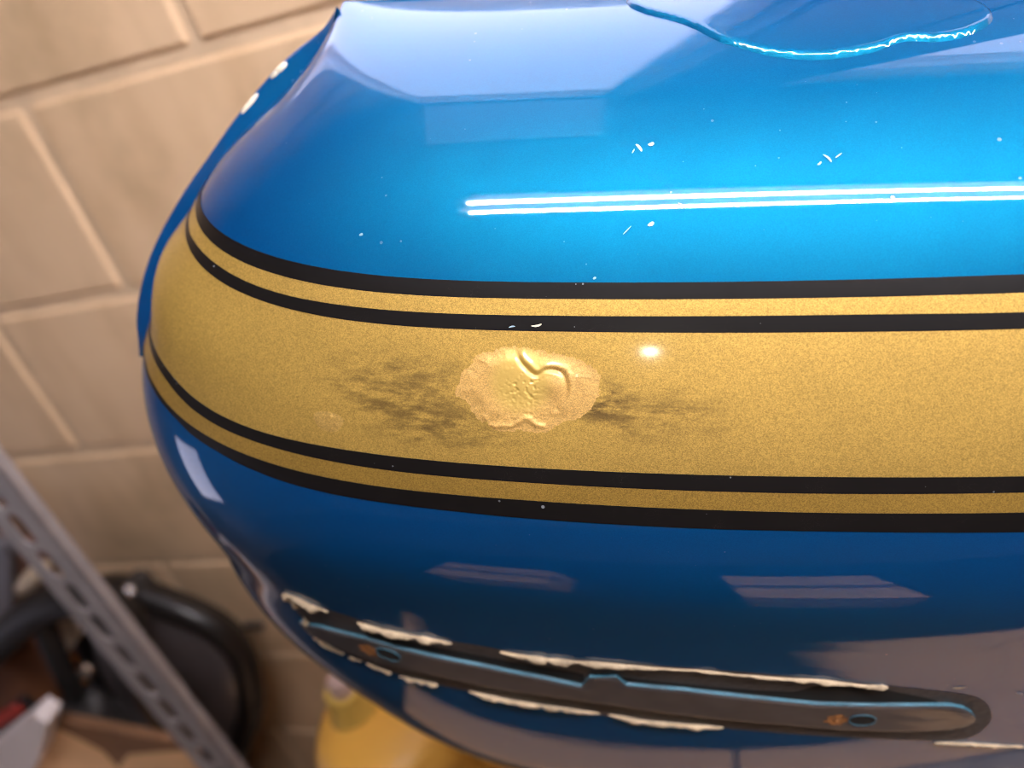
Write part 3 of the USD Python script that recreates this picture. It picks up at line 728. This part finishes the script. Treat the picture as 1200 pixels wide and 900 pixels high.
def blister_relief(p, dist):
    x, y = mm_of(BLISTER, p)
    q = np.c_[x, y]
    rim = smoothstep(dist, 0, 5.0)
    o = 0.20 + 0.75 * rim
    dh = np.min(np.linalg.norm(q[:, None] - HOOK[None], axis=2), 1)
    w = 1 - 0.55 * smoothstep(-y, 3, 8)
    o -= 0.85 * np.exp(-(dh / 0.75) ** 2) * rim * w
    # bright lip just outside the hook
    out = np.min(np.linalg.norm(q[:, None] - (HOOK + [0.9, 0.7])[None] - [0.5, 0.45], axis=2), 1)
    o += 0.40 * np.exp(-(out / 0.9) ** 2) * rim
    dc = np.min(np.linalg.norm(q[:, None] - CREST[None], axis=2), 1)
    o += 0.42 * np.exp(-(dc / 0.8) ** 2) * smoothstep(dist, 0, 0.8)
    # swelling of the upper left and of the small lobe inside the hook; sunken flat below
    o += 0.5 * np.exp(-((x + 5.5) / 6) ** 2 - ((y - 5.5) / 4.5) ** 2)
    o += 0.55 * np.exp(-((x - 8.0) / 3.2) ** 2 - ((y - 1.5) / 2.8) ** 2)
    flat = np.exp(-(np.abs(x - 0.5) / 9) ** 4 - (np.abs(y + 6) / 4.6) ** 4)
    o -= 0.38 * flat
    pit = meshkit.fbm(np.c_[x, y, 0 * x] * 1.5, 3, 5)
    o += (pit - 0.5) * (0.22 * flat + 0.05)
    P = meshkit.noise(np.c_[x, y, 0 * x + 3] * 1.6, 11)
    o -= 0.35 * smoothstep(P, 0.66, 0.80) * np.exp(-((x + 1) / 6) ** 2 - ((y - 0) / 5) ** 2)
    return np.maximum(0.17 + (o - 0.2) * 0.85, 0.17)


obj('paint_blister', patch(outline, 0.30, blister_relief), 'blister_gold', tank, smooth=60, label='wrinkled raised paint blister with worn edges in the gold band')
t2 = local_axes(BLISTER_L)
ang = np.linspace(0, 2 * math.pi, 40, endpoint=False)
o2 = t2(5.2 * np.cos(ang) * (1 + 0.12 * np.sin(3 * ang)), 3.6 * np.sin(ang) * (1 + 0.1 * np.cos(2 * ang)))


def small_relief(p, dist):
    x, y = mm_of(BLISTER_L, p)
    o = 0.16 + 0.12 * smoothstep(dist, 0, 1.5)
    for (a, b, s) in ((0.3, 0.4, 0.5), (3.0, -0.6, 0.6), (1.2, 1.6, 0.6)):
        o += 0.22 * np.exp(-((x - a) ** 2 + (y - b) ** 2) / s ** 2)
    return o


obj('paint_blister', patch(o2, 0.4, small_relief), 'faint_gold', tank, smooth=60, label='small faint blister left of the big one')

# glue residue, trim strip, putty beads, painted gap shade along the lower side
obj('glue_residue', patch(dense(np.vstack([RESIDUE, RESIDUE[:1]]), step=2.0), 2.0, 0.10), 'glue_film', tank, smooth=50)
obj('gap_shade', patch(dense(np.vstack([GAP, GAP[:1]]), step=1.2), 1.2, 0.16), 'gap_black', tank)  # black film painted for the shade in the slot above the strip
obj('gap_shade', patch(dense(np.vstack([GAP2, GAP2[:1]]), step=1.2), 1.2, 0.16), 'gap_black', tank)
so = np.vstack([STRIP_TOP[:18], STRIP_TOP[18:], STRIP_BOTTOM, STRIP_TOP[:1]])
p, tri, dist, bi = inside(so, 1.1)
TH = 1.9                                          # thickness of the strip, mm
off = TH - 0.5 * (1 - smoothstep(dist, 0, 1.0))
obj('trim_strip', facing_out(trimesh.Trimesh(on(p[:, 0], p[:, 1], off), tri, process=False)), 'strip_reflect', tank, smooth=50, label='long rounded mounting strip with screw holes')
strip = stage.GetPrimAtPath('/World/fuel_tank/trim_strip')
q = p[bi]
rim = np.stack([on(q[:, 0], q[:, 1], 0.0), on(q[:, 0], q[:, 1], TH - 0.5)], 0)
obj('strip_edge', facing_out(grid_mesh(rim, closed=True), ref=on(1.6, 335.0)), 'pale_edge_blue', strip, smooth=50, label='pale blue edge of the strip with caught light painted in')


def disc(tv, rx, ry, off, step=0.5, wob=0.0, seed=0):
    f = local_axes(tv)
    a = np.linspace(0, 2 * math.pi, 48, endpoint=False)
    r = 1 + wob * (meshkit.fbm(np.c_[np.cos(a) * 1.7, np.sin(a) * 1.7, 0 * a + seed], 3, seed) - 0.5) * 2
    return patch(f(rx * np.cos(a) * r, ry * np.sin(a) * r), step, off)


def ring(tv, rx, ry, rad, off):
    f = local_axes(tv)
    a = np.linspace(0, 2 * math.pi, 40, endpoint=False)
    g = f(rx * np.cos(a), ry * np.sin(a))
    return tube(on(g[:, 0], g[:, 1], off), rad * 1e-3, 10, closed=True)


for hole, rst, s, nm in ((HOLE_R, RUST_R, 1.0, 'right'), (HOLE_L, RUST_L, 1.1, 'left')):
    obj('rust_patch', disc(rst, 5.0 * s, 4.2 * s, TH + 0.05, 0.5, 0.7, 3), 'rust', strip, label='orange rust beside the %s screw hole' % nm)
    obj('screw_hole', disc(hole, 4.6 * s, 4.4 * s, TH + 0.10, 0.5, 0.1, 4), 'gap_black', strip, label='%s screw hole' % nm)
    obj('hole_rim', ring(hole, 4.9 * s, 4.7 * s, 0.22, TH + 0.1), 'pale_edge_blue', strip)


def bead(tv, seed, rmin, rmax, thr, off=0.4):
    """Broken bead of old putty."""
    g = dense(tv, step=0.7)
    d = np.arange(len(g)) * 0.7
    n1 = meshkit.fbm(np.c_[d / 14.0, 0 * d, 0 * d + seed], 3, seed)
    n2 = meshkit.fbm(np.c_[d / 1.8, 0 * d, 0 * d], 3, seed + 9)
    r = np.where(n1 > thr, rmin + (rmax - rmin) * smoothstep(n1, thr, thr + 0.25), 0.12) * (0.35 + 1.3 * n2)
    g[:, 1] += (n2 - 0.5) * 1.6
    ms, k = [], 0
    on_ = r > 0.3
    while k < len(g):
        if on_[k]:
            e = k
            while e < len(g) and on_[e]:
                e += 1
            if e - k > 3:
                rr = r[k:e].copy()
                rr[0] *= 0.3
                rr[-1] *= 0.3
                ms.append(tube(on(g[k:e, 0], g[k:e, 1], off), rr * 1e-3, 8))
            k = e
        else:
            k += 1
    return ms


for tv, sd, r1, th_ in ((PUTTY_UP, 3, 1.6, 0.35), (PUTTY_LOW, 5, 1.35, 0.24), (PUTTY_RIGHT, 8, 1.1, 0.25)):
    for m in bead(tv, sd, 0.45, r1, th_):
        obj('putty_bead', m, 'putty', tank, smooth=60)

# raised pad around the filler on top
top = on(TT[None], np.linspace(0, 150, 160)[:, None])
zt = LinearNDInterpolator(top[..., :2].reshape(-1, 2)[::2], top[..., 2].reshape(-1)[::2])
bp = on(BOSS[:, 0], BOSS[:, 1])[:, :2]
bp = smooth_path(np.c_[bp, 0 * bp[:, 0]], 120)[:, :2]
yc = (bp[0, 1] + bp[-1, 1]) / 2 + 0.004
pg = shapely.Polygon(np.vstack([bp, np.c_[bp[::-1, 0], 2 * yc - bp[::-1, 1]]])).buffer(0)
pg = max(getattr(pg, 'geoms', [pg]), key=lambda g: g.area)
st = 0.0009
bb = np.array([pg.exterior.interpolate(d).coords[0] for d in np.arange(0, pg.exterior.length, st)])
x0, y0, x1, y1 = pg.bounds
X, Y = np.meshgrid(np.arange(x0, x1, st), np.arange(y0, y1, st))
g = np.c_[X.ravel(), Y.ravel()]
g = g[shapely.contains_xy(pg.buffer(-0.6 * st), g[:, 0], g[:, 1])]
g = g[(shapely.distance(shapely.points(g), pg.exterior) < 0.007) | ((np.round(g[:, 0] / st) % 3 == 0) & (np.round(g[:, 1] / st) % 3 == 0))]
pp = np.vstack([bb, g])
tri = Delaunay(pp).simplices
cen = pp[tri].mean(1)
tri = tri[shapely.contains_xy(pg, cen[:, 0], cen[:, 1])]
dd = shapely.distance(shapely.points(pp), pg.exterior)
RB, HB = 0.0024, 0.0017
u = np.clip(dd / RB, 0, 1)
hz = zt(pp) - 0.0003 + HB * np.sqrt(np.maximum(1 - (1 - u) ** 2, 0)) + 0.0006 * (meshkit.fbm(np.c_[pp * 30, 0 * dd], 3, 2) - 0.5) * u
okv = np.isfinite(hz)
tri = tri[okv[tri].all(1)]
hz = np.where(okv, hz, 0)
fp = facing_out(trimesh.Trimesh(np.c_[pp, hz], tri, process=False), ref=(pp[:, 0].mean(), pp[:, 1].mean(), -1))
obj('filler_pad', fp, 'blue_paint', tank, smooth=60, label='raised pad around the filler neck on the tank top')

# rolled lip round the left end
lq, lh = smooth_path(LIP[:, :3], 90), smooth_path(LIP[:, 3:], 90)
tl = np.gradient(lq, axis=0)
tl /= np.linalg.norm(tl, axis=1)[:, None]
ul = lq - lh
ll = np.linalg.norm(ul, axis=1)
ul /= ll[:, None]
TAPER = smoothstep(np.arange(90), -4, 9) * smoothstep(89 - np.arange(90), -3, 12)
ll = ll * TAPER
wl = np.cross(tl, ul)
wl /= np.linalg.norm(wl, axis=1)[:, None]
HT = 0.0016
rows = []
for a, b in [(-1, 1.0), (0, 1.0), (0.7, 1.0), (0.95, 0.75), (1.0, 0.0), (0.95, -0.75), (0.7, -1.0), (0, -1.0), (-1, -1.0)]:
    rows.append(lh + ul * (ll * a if a >= 0 else -0.008 * TAPER)[:, None] + wl * b * HT)
lip = grid_mesh(loc(np.stack(rows, 1)))
lip.fix_normals()
obj('rolled_lip', lip, 'blue_paint', tank, smooth=60, label='thin rolled lip standing up round the left end')
lipp = stage.GetPrimAtPath('/World/fuel_tank/rolled_lip')
for f_, l_, r_ in ((0.815, 0.004, 0.0020), (0.795, 0.0025, 0.0013), (0.70, 0.0065, 0.0016)):
    i = int(f_ * 89)
    cpt = loc(lh[i] + ul[i] * ll[i] * 0.75)
    m = trimesh.creation.icosphere(2, 1.0)
    m.vertices += 0.25 * (meshkit.noise(m.vertices * 2.3 + 5, 4) - 0.5)[:, None] * m.vertices
    m.vertices = m.vertices @ np.array([tl[i] * l_, ul[i] * r_, wl[i] * 0.0022])
    m.apply_translation(cpt)
    obj('chipped_spot', m, 'cream_chip', lipp, smooth=60)

# chips and scratches in the paint
for k, (t, v) in enumerate(CHIPS):
    f = local_axes((t, v))
    ln = [1.7, 1.0, 1.0, 1.5, 1.3, 0.8, 1.3, 1.7, 1.0, 0.6, 0.6, 1.6, 1.0, 1.3, 2.4, 1.6, 0.7][k]
    wd = [0.40, 0.22, 0.55, 0.35, 0.20, 0.3, 0.28, 0.16, 0.6, 0.5, 0.35, 0.30, 0.2, 0.8, 0.4, 0.4, 0.6][k]
    an = [-1.0, 1.1, 0.4, -1.0, 0.6, 0.7, -0.7, 0.8, 0.5, 0.2, 0.6, 0.25, 0.2, 0.3, 0.1, -0.5, 0.3][k]
    a = np.linspace(0, 2 * math.pi, 22, endpoint=False)
    w = 1 + 0.5 * (meshkit.noise(np.c_[np.cos(a), np.sin(a), 0 * a + k * 3.1], k) - 0.5)
    ex, ey = ln * np.cos(a) * w, wd * np.sin(a) * w + 0.25 * ln * (np.cos(a) ** 2 - 0.5) * (k % 3 - 1)
    g = f(ex * math.cos(an) - ey * math.sin(an), ex * math.sin(an) + ey * math.cos(an))
    obj('paint_chip', patch(g, 0.35, 0.30), 'cream_chip' if k in (11, 13, 14) else 'bare_chip', tank)

# ------------------------------------------------------------------ what carries the tank (below the frame)
corners = to_world(on(np.linspace(0, 2 * math.pi, 60), np.full(60, VMAX)))
zlow, xl, xr = corners[:, 2].min(), corners[:, 0].min(), corners[:, 0].max()
ym = corners[:, 1].mean()
BT = zlow - 0.012
bench = thing('workbench', 'plain brown wooden workbench under the blue tank', 'workbench', (xl + 0.5, ym, 0))
obj('bench_top', rbox((-0.34, -0.13, BT - 0.04), (0.75, 0.16, BT), 0.004), 'bench_wood', bench)
for sx in (-0.30, 0.69):
    for sy in (-0.10, 0.11):
        obj('leg', rbox((sx - 0.025, sy - 0.025, 0), (sx + 0.025, sy + 0.025, BT - 0.041), 0.003), 'bench_wood', bench)
obj('rail', rbox((-0.27, 0.09, BT - 0.16), (0.66, 0.115, BT - 0.06), 0.003), 'bench_wood', bench)


def under(x):
    """Height of the tank's flat base above the line x on the bench."""
    A = np.c_[corners[:, :2], np.ones(len(corners))]
    k = np.linalg.lstsq(A, corners[:, 2], rcond=None)[0]
    return k[0] * x + k[1] * ym + k[2]


for x in (xl + 0.19, xr - 0.10):
    h0, h1 = under(x - 0.025) - 0.003, under(x + 0.025) - 0.003
    pg = shapely.Polygon([(-0.025, BT), (0.025, BT), (0.025, h1), (-0.025, h0)])
    m = extrude(pg, 0.10)
    m.apply_transform(np.array([[1, 0, 0, x], [0, 0, -1, ym + 0.05], [0, 1, 0, 0], [0, 0, 0, 1.0]]))
    tag(obj('support_block', m, 'block_wood', None, smooth=False), 'pale wooden wedge under the %s end of the blue tank' % ('left' if x < xl + 0.25 else 'right'), 'wooden block')

# ------------------------------------------------------------------ shelf with the slotted steel post
ZB = 0.24
YP = -0.235
pa, pb = at(86, 720, YP), at(136, 720, YP)        # the two edges of the post
PX0, PX1 = pa[0], pb[0]
post_h = 1.30
shelf = thing('steel_post', 'slotted grey steel shelf post slanting across the lower left of the picture', 'shelf post', ((PX0 + PX1) / 2, YP, 0))
w = (PX1 - PX0) / 2
slot_pitch = 0.0445
face = shapely.box(-w, 0, w, post_h)
holes = []
zs = at(122, 734, YP)[2]
k0 = zs - slot_pitch * int(zs / slot_pitch)
z = k0
while z < post_h - 0.03:
    if z > 0.03:
        holes.append(shapely.LineString([(w * -0.08, z - 0.011), (w * -0.08, z + 0.011)]).buffer(0.0078, quad_segs=4))
    z += slot_pitch
face = face.difference(shapely.union_all(holes))
m = extrude(face, 0.002)
m.apply_transform(np.array([[1, 0, 0, 0], [0, 0, -1, 0.0], [0, 1, 0, 0], [0, 0, 0, 1.0]]))
m2 = rbox((w - 0.002, -0.002, 0), (w, 0.011, post_h), 0.0005)
obj('front_flange', m, 'grey_steel', shelf, smooth=False, label='flange with a row of slots')
obj('side_flange', m2, 'grey_steel', shelf, smooth=False)
PXC = (PX0 + PX1) / 2
for dx, dy, nm in ((-0.95, 0.0, 'front'), (-0.95, 0.226, 'back')):
    p2 = thing('steel_post', 'plain grey steel shelf post out of sight on the left, %s one' % nm, 'shelf post', (PXC + dx, YP + dy, 0))
    obj('front_flange', rbox((-w, -0.002, 0), (w, 0.0, post_h), 0.0005), 'grey_steel', p2, smooth=False)
    obj('side_flange', rbox((-w, 0.0, 0), (-w + 0.002, 0.004, post_h), 0.0005), 'grey_steel', p2, smooth=False)
tag(obj('shelf_board', rbox((PXC - 0.95 + w + 0.001, YP + 0.001, ZB - 0.03), (-0.062, -0.002, ZB), 0.002), 'bench_wood'), 'brown wooden shelf board carrying the clutter behind the slotted post', 'shelf board')

# black moulded housing behind the post
YH = -0.085
ring_px = [(112, 690), (150, 694), (192, 708), (232, 724), (264, 744), (284, 770), (293, 802), (292, 836), (281, 868), (262, 905), (235, 935), (190, 945), (150, 930), (122, 880), (108, 820), (100, 740)]
rp = np.array([at(x, y, YH) for x, y in ring_px])
base = np.array([rp[:, 0].mean(), YH, ZB])
hz_ = rp[:, 2].min() - 0.022
rp[:, 2] = np.maximum(rp[:, 2], ZB + 0.021)
rp[:, 0] = np.maximum(rp[:, 0], at(112, 790, YH)[0])
housing = thing('engine_housing', 'black moulded engine housing with a thick rolled rim behind the slotted post', 'engine cover', base)
path = smooth_path(rp - base, 120, True)
path[:, 2] = np.maximum(path[:, 2], 0.0195)
obj('rim', tube(path, 0.0185, 16, closed=True), 'black_plastic', housing, smooth=60, label='thick matt black rim')
c0 = path.mean(0)
rows = []
for s, y in ((1.0, 0.0), (0.93, -0.006), (0.80, -0.018), (0.62, -0.024), (0.52, -0.024), (0.46, -0.018), (0.30, 0.012), (0.0, 0.016)):
    r = c0 + (path - c0) * s
    r[:, 1] = y
    rows.append(r)
fm = grid_mesh(np.stack(rows[:6]), closed=True)
obj('inner_recess', facing_out(grid_mesh(np.stack(rows[5:]), closed=True), ref=(0, 0.3, 0)), 'inner_brown', housing, smooth=60, label='brown recess in the middle of the face')
obj('cover_face', facing_out(fm, ref=(0, 0.3, 0)), 'gloss_black', housing, smooth=60, label='glossy dark face')
back = grid_mesh(np.stack([path, path + [0, 0.026, 0], c0 + (path - c0) * 0.02 + [0, 0.026, 0]]), closed=True)
obj('back_shell', facing_out(back, ref=(0, 0, 0)), 'black_plastic', housing, smooth=40)
k = at(156, 690, YH) - base
obj('filler_plug', lathe([(0, -0.03), (0.017, -0.03), (0.018, 0.0), (0.016, 0.008), (0.008, 0.012), (0, 0.012)], 32, None, k + [0, 0.01, 0]), 'dark_grey', housing, smooth=40)
obj('bolt_head', lathe([(0, 0), (0.0085, 0), (0.0085, 0.006), (0.006, 0.009), (0, 0.010)], 6, [-0.2, -0.75, 0.6], k + [0.004, -0.006, 0.004]), 'chrome', housing, smooth=20)

# black hose with its branch, left of the post
YO = -0.150
hp_ = smooth_path([at(x, y, YO) for x, y in ((-60, 800), (-25, 775), (5, 748), (35, 722), (66, 706), (100, 702), (128, 712), (150, 735))], 70)
hb = np.array([hp_[:, 0].mean(), YO, ZB])
hose = thing('rubber_hose', 'thick black rubber hose curving up to the left edge of the shelf post', 'hose', hb)
obj('main_hose', tube(hp_ - hb, 0.0225, 18), 'black_rubber', hose, smooth=60)
b2 = smooth_path([at(x, y, YO + 0.003) for x, y in ((48, 725), (60, 755), (74, 785), (88, 812))], 24)
obj('branch_hose', tube(b2 - hb, 0.0135, 14), 'black_rubber', hose, smooth=60)
hc = at(100, 832, YO + 0.003)
obj('hub', lathe([(0, -0.012), (0.031, -0.012), (0.034, -0.006), (0.034, 0.006), (0.029, 0.012), (0.018, 0.014), (0.016, 0.006), (0, 0.006)], 40, [0.1, -0.8, 0.6], hc - hb), 'dark_grey', hose, smooth=40)
obj('bolt_head', lathe([(0, 0), (0.010, 0), (0.010, 0.006), (0.007, 0.010), (0, 0.011)], 6, [0.0, -0.7, 0.7], at(104, 786, YO - 0.02) - hb), 'chrome', hose, smooth=20)
obj('stand_leg', rbox(hc - hb + [-0.02, 0.005, -(hc[2] - ZB)], hc - hb + [0.02, 0.035, -0.02], 0.003), 'dark_grey', hose)
e = hp_[0] - hb
obj('end_leg', rbox([e[0] - 0.012, e[1] - 0.012, 0], [e[0] + 0.012, e[1] + 0.012, e[2]], 0.003), 'dark_grey', hose)


q = np.array([at(x, y, -0.118) - hb for x, y in ((66, 722), (96, 726), (93, 745), (86, 757), (80, 764), (74, 745))])
obj('hose_fitting', trimesh.convex.convex_hull(np.vstack([q, q + [0, 0.012, 0]])), 'cream_plastic', hose, smooth=False, label='pale plastic fitting between the hoses')


def on_board(name, label, cat, poly_px, y, depth, m, parts=None, smooth=30):
    """An upright thing on the shelf board: its outline as seen, carried down to the board, with its own depth."""
    P = np.array([at(px, py, y) for px, py in poly_px])
    b = np.array([P[:, 0].mean(), y, ZB])
    q = P - b
    pg = shapely.Polygon(q[:, [0, 2]]).union(shapely.box(q[:, 0].min() * 0.8, 0, q[:, 0].max() * 0.8, max(q[:, 2].min() + 0.005, 0.006))).buffer(0.002).buffer(-0.002)
    pg = max(getattr(pg, 'geoms', [pg]), key=lambda g: g.area)
    ms = extrude(pg, depth)
    ms.apply_transform(np.array([[1, 0, 0, 0], [0, 0, 1, 0], [0, 1, 0, 0], [0, 0, 0, 1.0]]))
    ms.fix_normals()
    t = thing(name, label, cat, b)
    obj('body', ms, m, t, smooth=smooth)
    return t, b


# boxes at the very front of the shelf
t, b = on_board('cardboard_box', 'open tan cardboard box at the bottom of the slotted post', 'box', [(38, 905), (64, 847), (72, 845), (210, 872), (236, 912)], -0.198, 0.012, 'cardboard_dark')
fl = np.array([at(x, y, yy) - b for x, y, yy in ((30, 912, -0.204), (60, 851, -0.200), (118, 880, -0.200), (150, 915, -0.204))])
m = trimesh.convex.convex_hull(np.vstack([fl, fl + [0, 0.0015, -0.002]]))
obj('flap', m, 'cardboard', t, smooth=False, label='light flap folded toward the camera')
fl = np.array([at(x, y, yy) - b for x, y, yy in ((128, 915, -0.204), (150, 884, -0.200), (232, 878, -0.200), (245, 915, -0.204))])
obj('flap', trimesh.convex.convex_hull(np.vstack([fl, fl + [0, 0.0015, -0.002]])), 'cardboard', t, smooth=False)
t, b = on_board('white_carton', 'white carton standing on the shelf in the lower left corner', 'carton', [(-40, 925), (-20, 885), (40, 838), (55, 848), (45, 890), (25, 925)], -0.2325, 0.026, 'white_card')
t, b = on_board('tool_case', 'black tool case with a red stripe in the lower left corner', 'tool case', [(-60, 900), (-60, 868), (-5, 838), (24, 818), (44, 832), (30, 900)], -0.1845, 0.008, 'black_plastic')
q = np.array([at(x, y, -0.185) - b for x, y in ((-30, 868), (-30, 852), (18, 824), (28, 832), (22, 838))])
obj('red_stripe', trimesh.convex.convex_hull(np.vstack([q, q + [0, -0.003, 0]])), 'red_plastic', t, smooth=False, label='red stripe')
t, b = on_board('brown_box', 'reddish brown cardboard box under the black hose', 'box', [(-60, 850), (-60, 800), (-10, 770), (30, 745), (52, 760), (66, 800), (72, 850)], -0.110, 0.02, 'brown_card')

# small things further up behind the post
t, b = on_board('paint_brush', 'orange handled brush with a cream tip above the black hose', 'brush', [(-40, 760), (-10, 712), (24, 686), (30, 694), (8, 722), (-20, 775)], -0.075, 0.010, 'orange_wood')
c1 = [at(x, y, -0.075) - b for x, y in ((26, 690), (36, 680), (48, 668), (54, 662))]
obj('tip', tube(smooth_path(c1, 12), [0.009] * 3 + [0.013] * 6 + [0.012, 0.010, 0.006], 14), 'cream_plastic', t, smooth=60, label='cream tip')
t, b = on_board('spray_can', 'dull grey spray can on the left edge of the shelf', 'can', [(-40, 800), (-40, 640), (-30, 625), (6, 640), (12, 660), (14, 800)], -0.040, 0.014, 'grey_tin')
t, b = on_board('brown_bottle', 'brown bottle with a grey cap against the left edge of the post', 'bottle', [(30, 760), (30, 690), (22, 665), (24, 640), (30, 628), (52, 636), (56, 655), (60, 690), (66, 760)], -0.058, 0.014, 'brown_glass')
q = at(22, 640, -0.051) - b
obj('cap', lathe([(0, 0), (0.0085, 0), (0.0085, 0.018), (0.007, 0.021), (0, 0.021)], 24, None, q), 'grey_tin', t)
t, b = on_board('oil_jug', 'dark brown jug with an orange label high on the left edge', 'jug', [(-50, 780), (-50, 600), (-30, 575), (10, 572), (34, 598), (40, 640), (46, 780)], -0.020, 0.015, 'cardboard_dark')
q = np.array([at(x, y, -0.0205) - b for x, y in ((-20, 655), (-20, 620), (16, 628), (18, 662))])
obj('label', trimesh.convex.convex_hull(np.vstack([q, q + [0, -0.002, 0]])), 'orange_wood', t, smooth=False, label='orange label')
q = at(4, 578, -0.0135) - b
obj('cap', lathe([(0, 0), (0.009, 0), (0.009, 0.02), (0.007, 0.023), (0, 0.023)], 24, None, q), 'grey_tin', t)

# yellow jug under the left end of the tank
YJ = -0.20
jc = at(470, 905, YJ)
sh = at(424, 828, YJ)                             # shoulder
nk = at(399, 806, YJ)                             # neck top
cp = at(386, 790, YJ)
JZ = 0.34
R = 0.088
cx = jc[0] + 0.024
jug = thing('yellow_jug', 'bright yellow plastic jug standing behind the left bottom edge of the tank', 'jug', (cx, YJ, JZ))
H = sh[2] - JZ
obj('body', lathe([(0, 0), (R - 0.01, 0), (R, 0.01), (R, H - 0.045), (R * 0.97, H - 0.03), (R * 0.86, H - 0.014), (R * 0.66, H - 0.004), (R * 0.4, H), (0, H)], 56), 'yellow_plastic', jug, smooth=50)
n0 = np.array([nk[0] - cx + 0.004, 0, H - 0.006])
obj('neck', lathe([(0, 0), (0.030, 0), (0.024, 0.012), (0.021, 0.038), (0, 0.038)], 32, None, n0), 'yellow_neck', jug, smooth=40)
obj('cap', lathe([(0, 0), (0.014, 0), (0.014, 0.014), (0.011, 0.018), (0, 0.018)], 32, None, n0 + [0, 0, 0.038]), 'pink_plastic', jug, smooth=40)
stool = thing('low_stool', 'low wooden stool under the yellow jug', 'stool', (cx, YJ, 0))
obj('seat', rbox((-0.10, -0.09, JZ - 0.03), (0.12, 0.10, JZ), 0.004), 'bench_wood', stool)
for sx in (-0.085, 0.105):
    for sy in (-0.075, 0.085):
        obj('leg', rbox((sx - 0.012, sy - 0.012, 0), (sx + 0.012, sy + 0.012, JZ - 0.03), 0.002), 'bench_wood', stool)

# small dark clip on the wall
q = at(298, 733, -0.004)
clip = thing('cable_clip', 'small dark cable clip fixed to the block wall right of the black housing', 'clip', q)
obj('body', rbox((-0.016, -0.006, -0.004), (0.016, 0.004, 0.005), 0.002), 'dark_grey', clip)

wc = thing('added_cabinet', 'tall dark cabinet added unseen between the high windows to darken the tank reflection', 'cabinet', (0.88, 0, 1.49))  # unseen dark body added to darken the reflection on the filler pad
obj('body', rbox((-0.145, -0.10, 0), (0.145, -0.001, 1.5), 0.004), 'dark_steel', wc, smooth=False)
for sx in (-1, 1):
    obj('door', rbox((min(0.002 * sx, 0.142 * sx), -0.113, 0.01), (max(0.002 * sx, 0.142 * sx), -0.1005, 1.49), 0.003), 'dark_steel', wc, smooth=False)

# ------------------------------------------------------------------ unseen things added for the paint to mirror
tag(obj('added_mat', rbox((-1.0, -1.9, 0.0005), (2.2, -0.32, 0.012), 0.004), 'black_mat'), 'black rubber mat added on the unseen floor to darken the lower tank reflections', 'floor mat')  # mat added so the lower tank mirrors something dark
for k, (x, y, w_, d_, h_, lb) in enumerate(((0.62, -1.30, 0.34, 0.36, 0.34, 'larger taped cardboard box on the black mat behind the camera'), (-0.12, -1.32, 0.30, 0.30, 0.24, 'smaller taped cardboard box on the black mat to the left'))):
    bx = thing('floor_box', lb, 'box', (x, y, 0.0125))
    obj('body', rbox((0, 0, 0), (w_, d_, h_), 0.004), 'cardboard', bx, smooth=False)
    obj('tape', rbox((-0.0004, d_ / 2 - 0.025, h_ - 0.08), (w_ + 0.0004, d_ / 2 + 0.025, h_ + 0.0006), 0.0005), 'cardboard_dark', bx, smooth=False)
tag(obj('added_sheet', rbox((-0.25, -0.62, 0.0125), (0.54, -0.36, 0.017), 0.001), 'cardboard', None, smooth=False), 'flattened cardboard sheet added on the black mat for brown reflections, left of the workbench legs', 'cardboard')  # sheets added to give the lower tank a brown reflection
tag(obj('added_sheet', rbox((0.55, -0.62, 0.0125), (1.50, -0.45, 0.017), 0.001), 'cardboard', None, smooth=False), 'flattened cardboard sheet added on the black mat for brown reflections, in front of the workbench', 'cardboard')
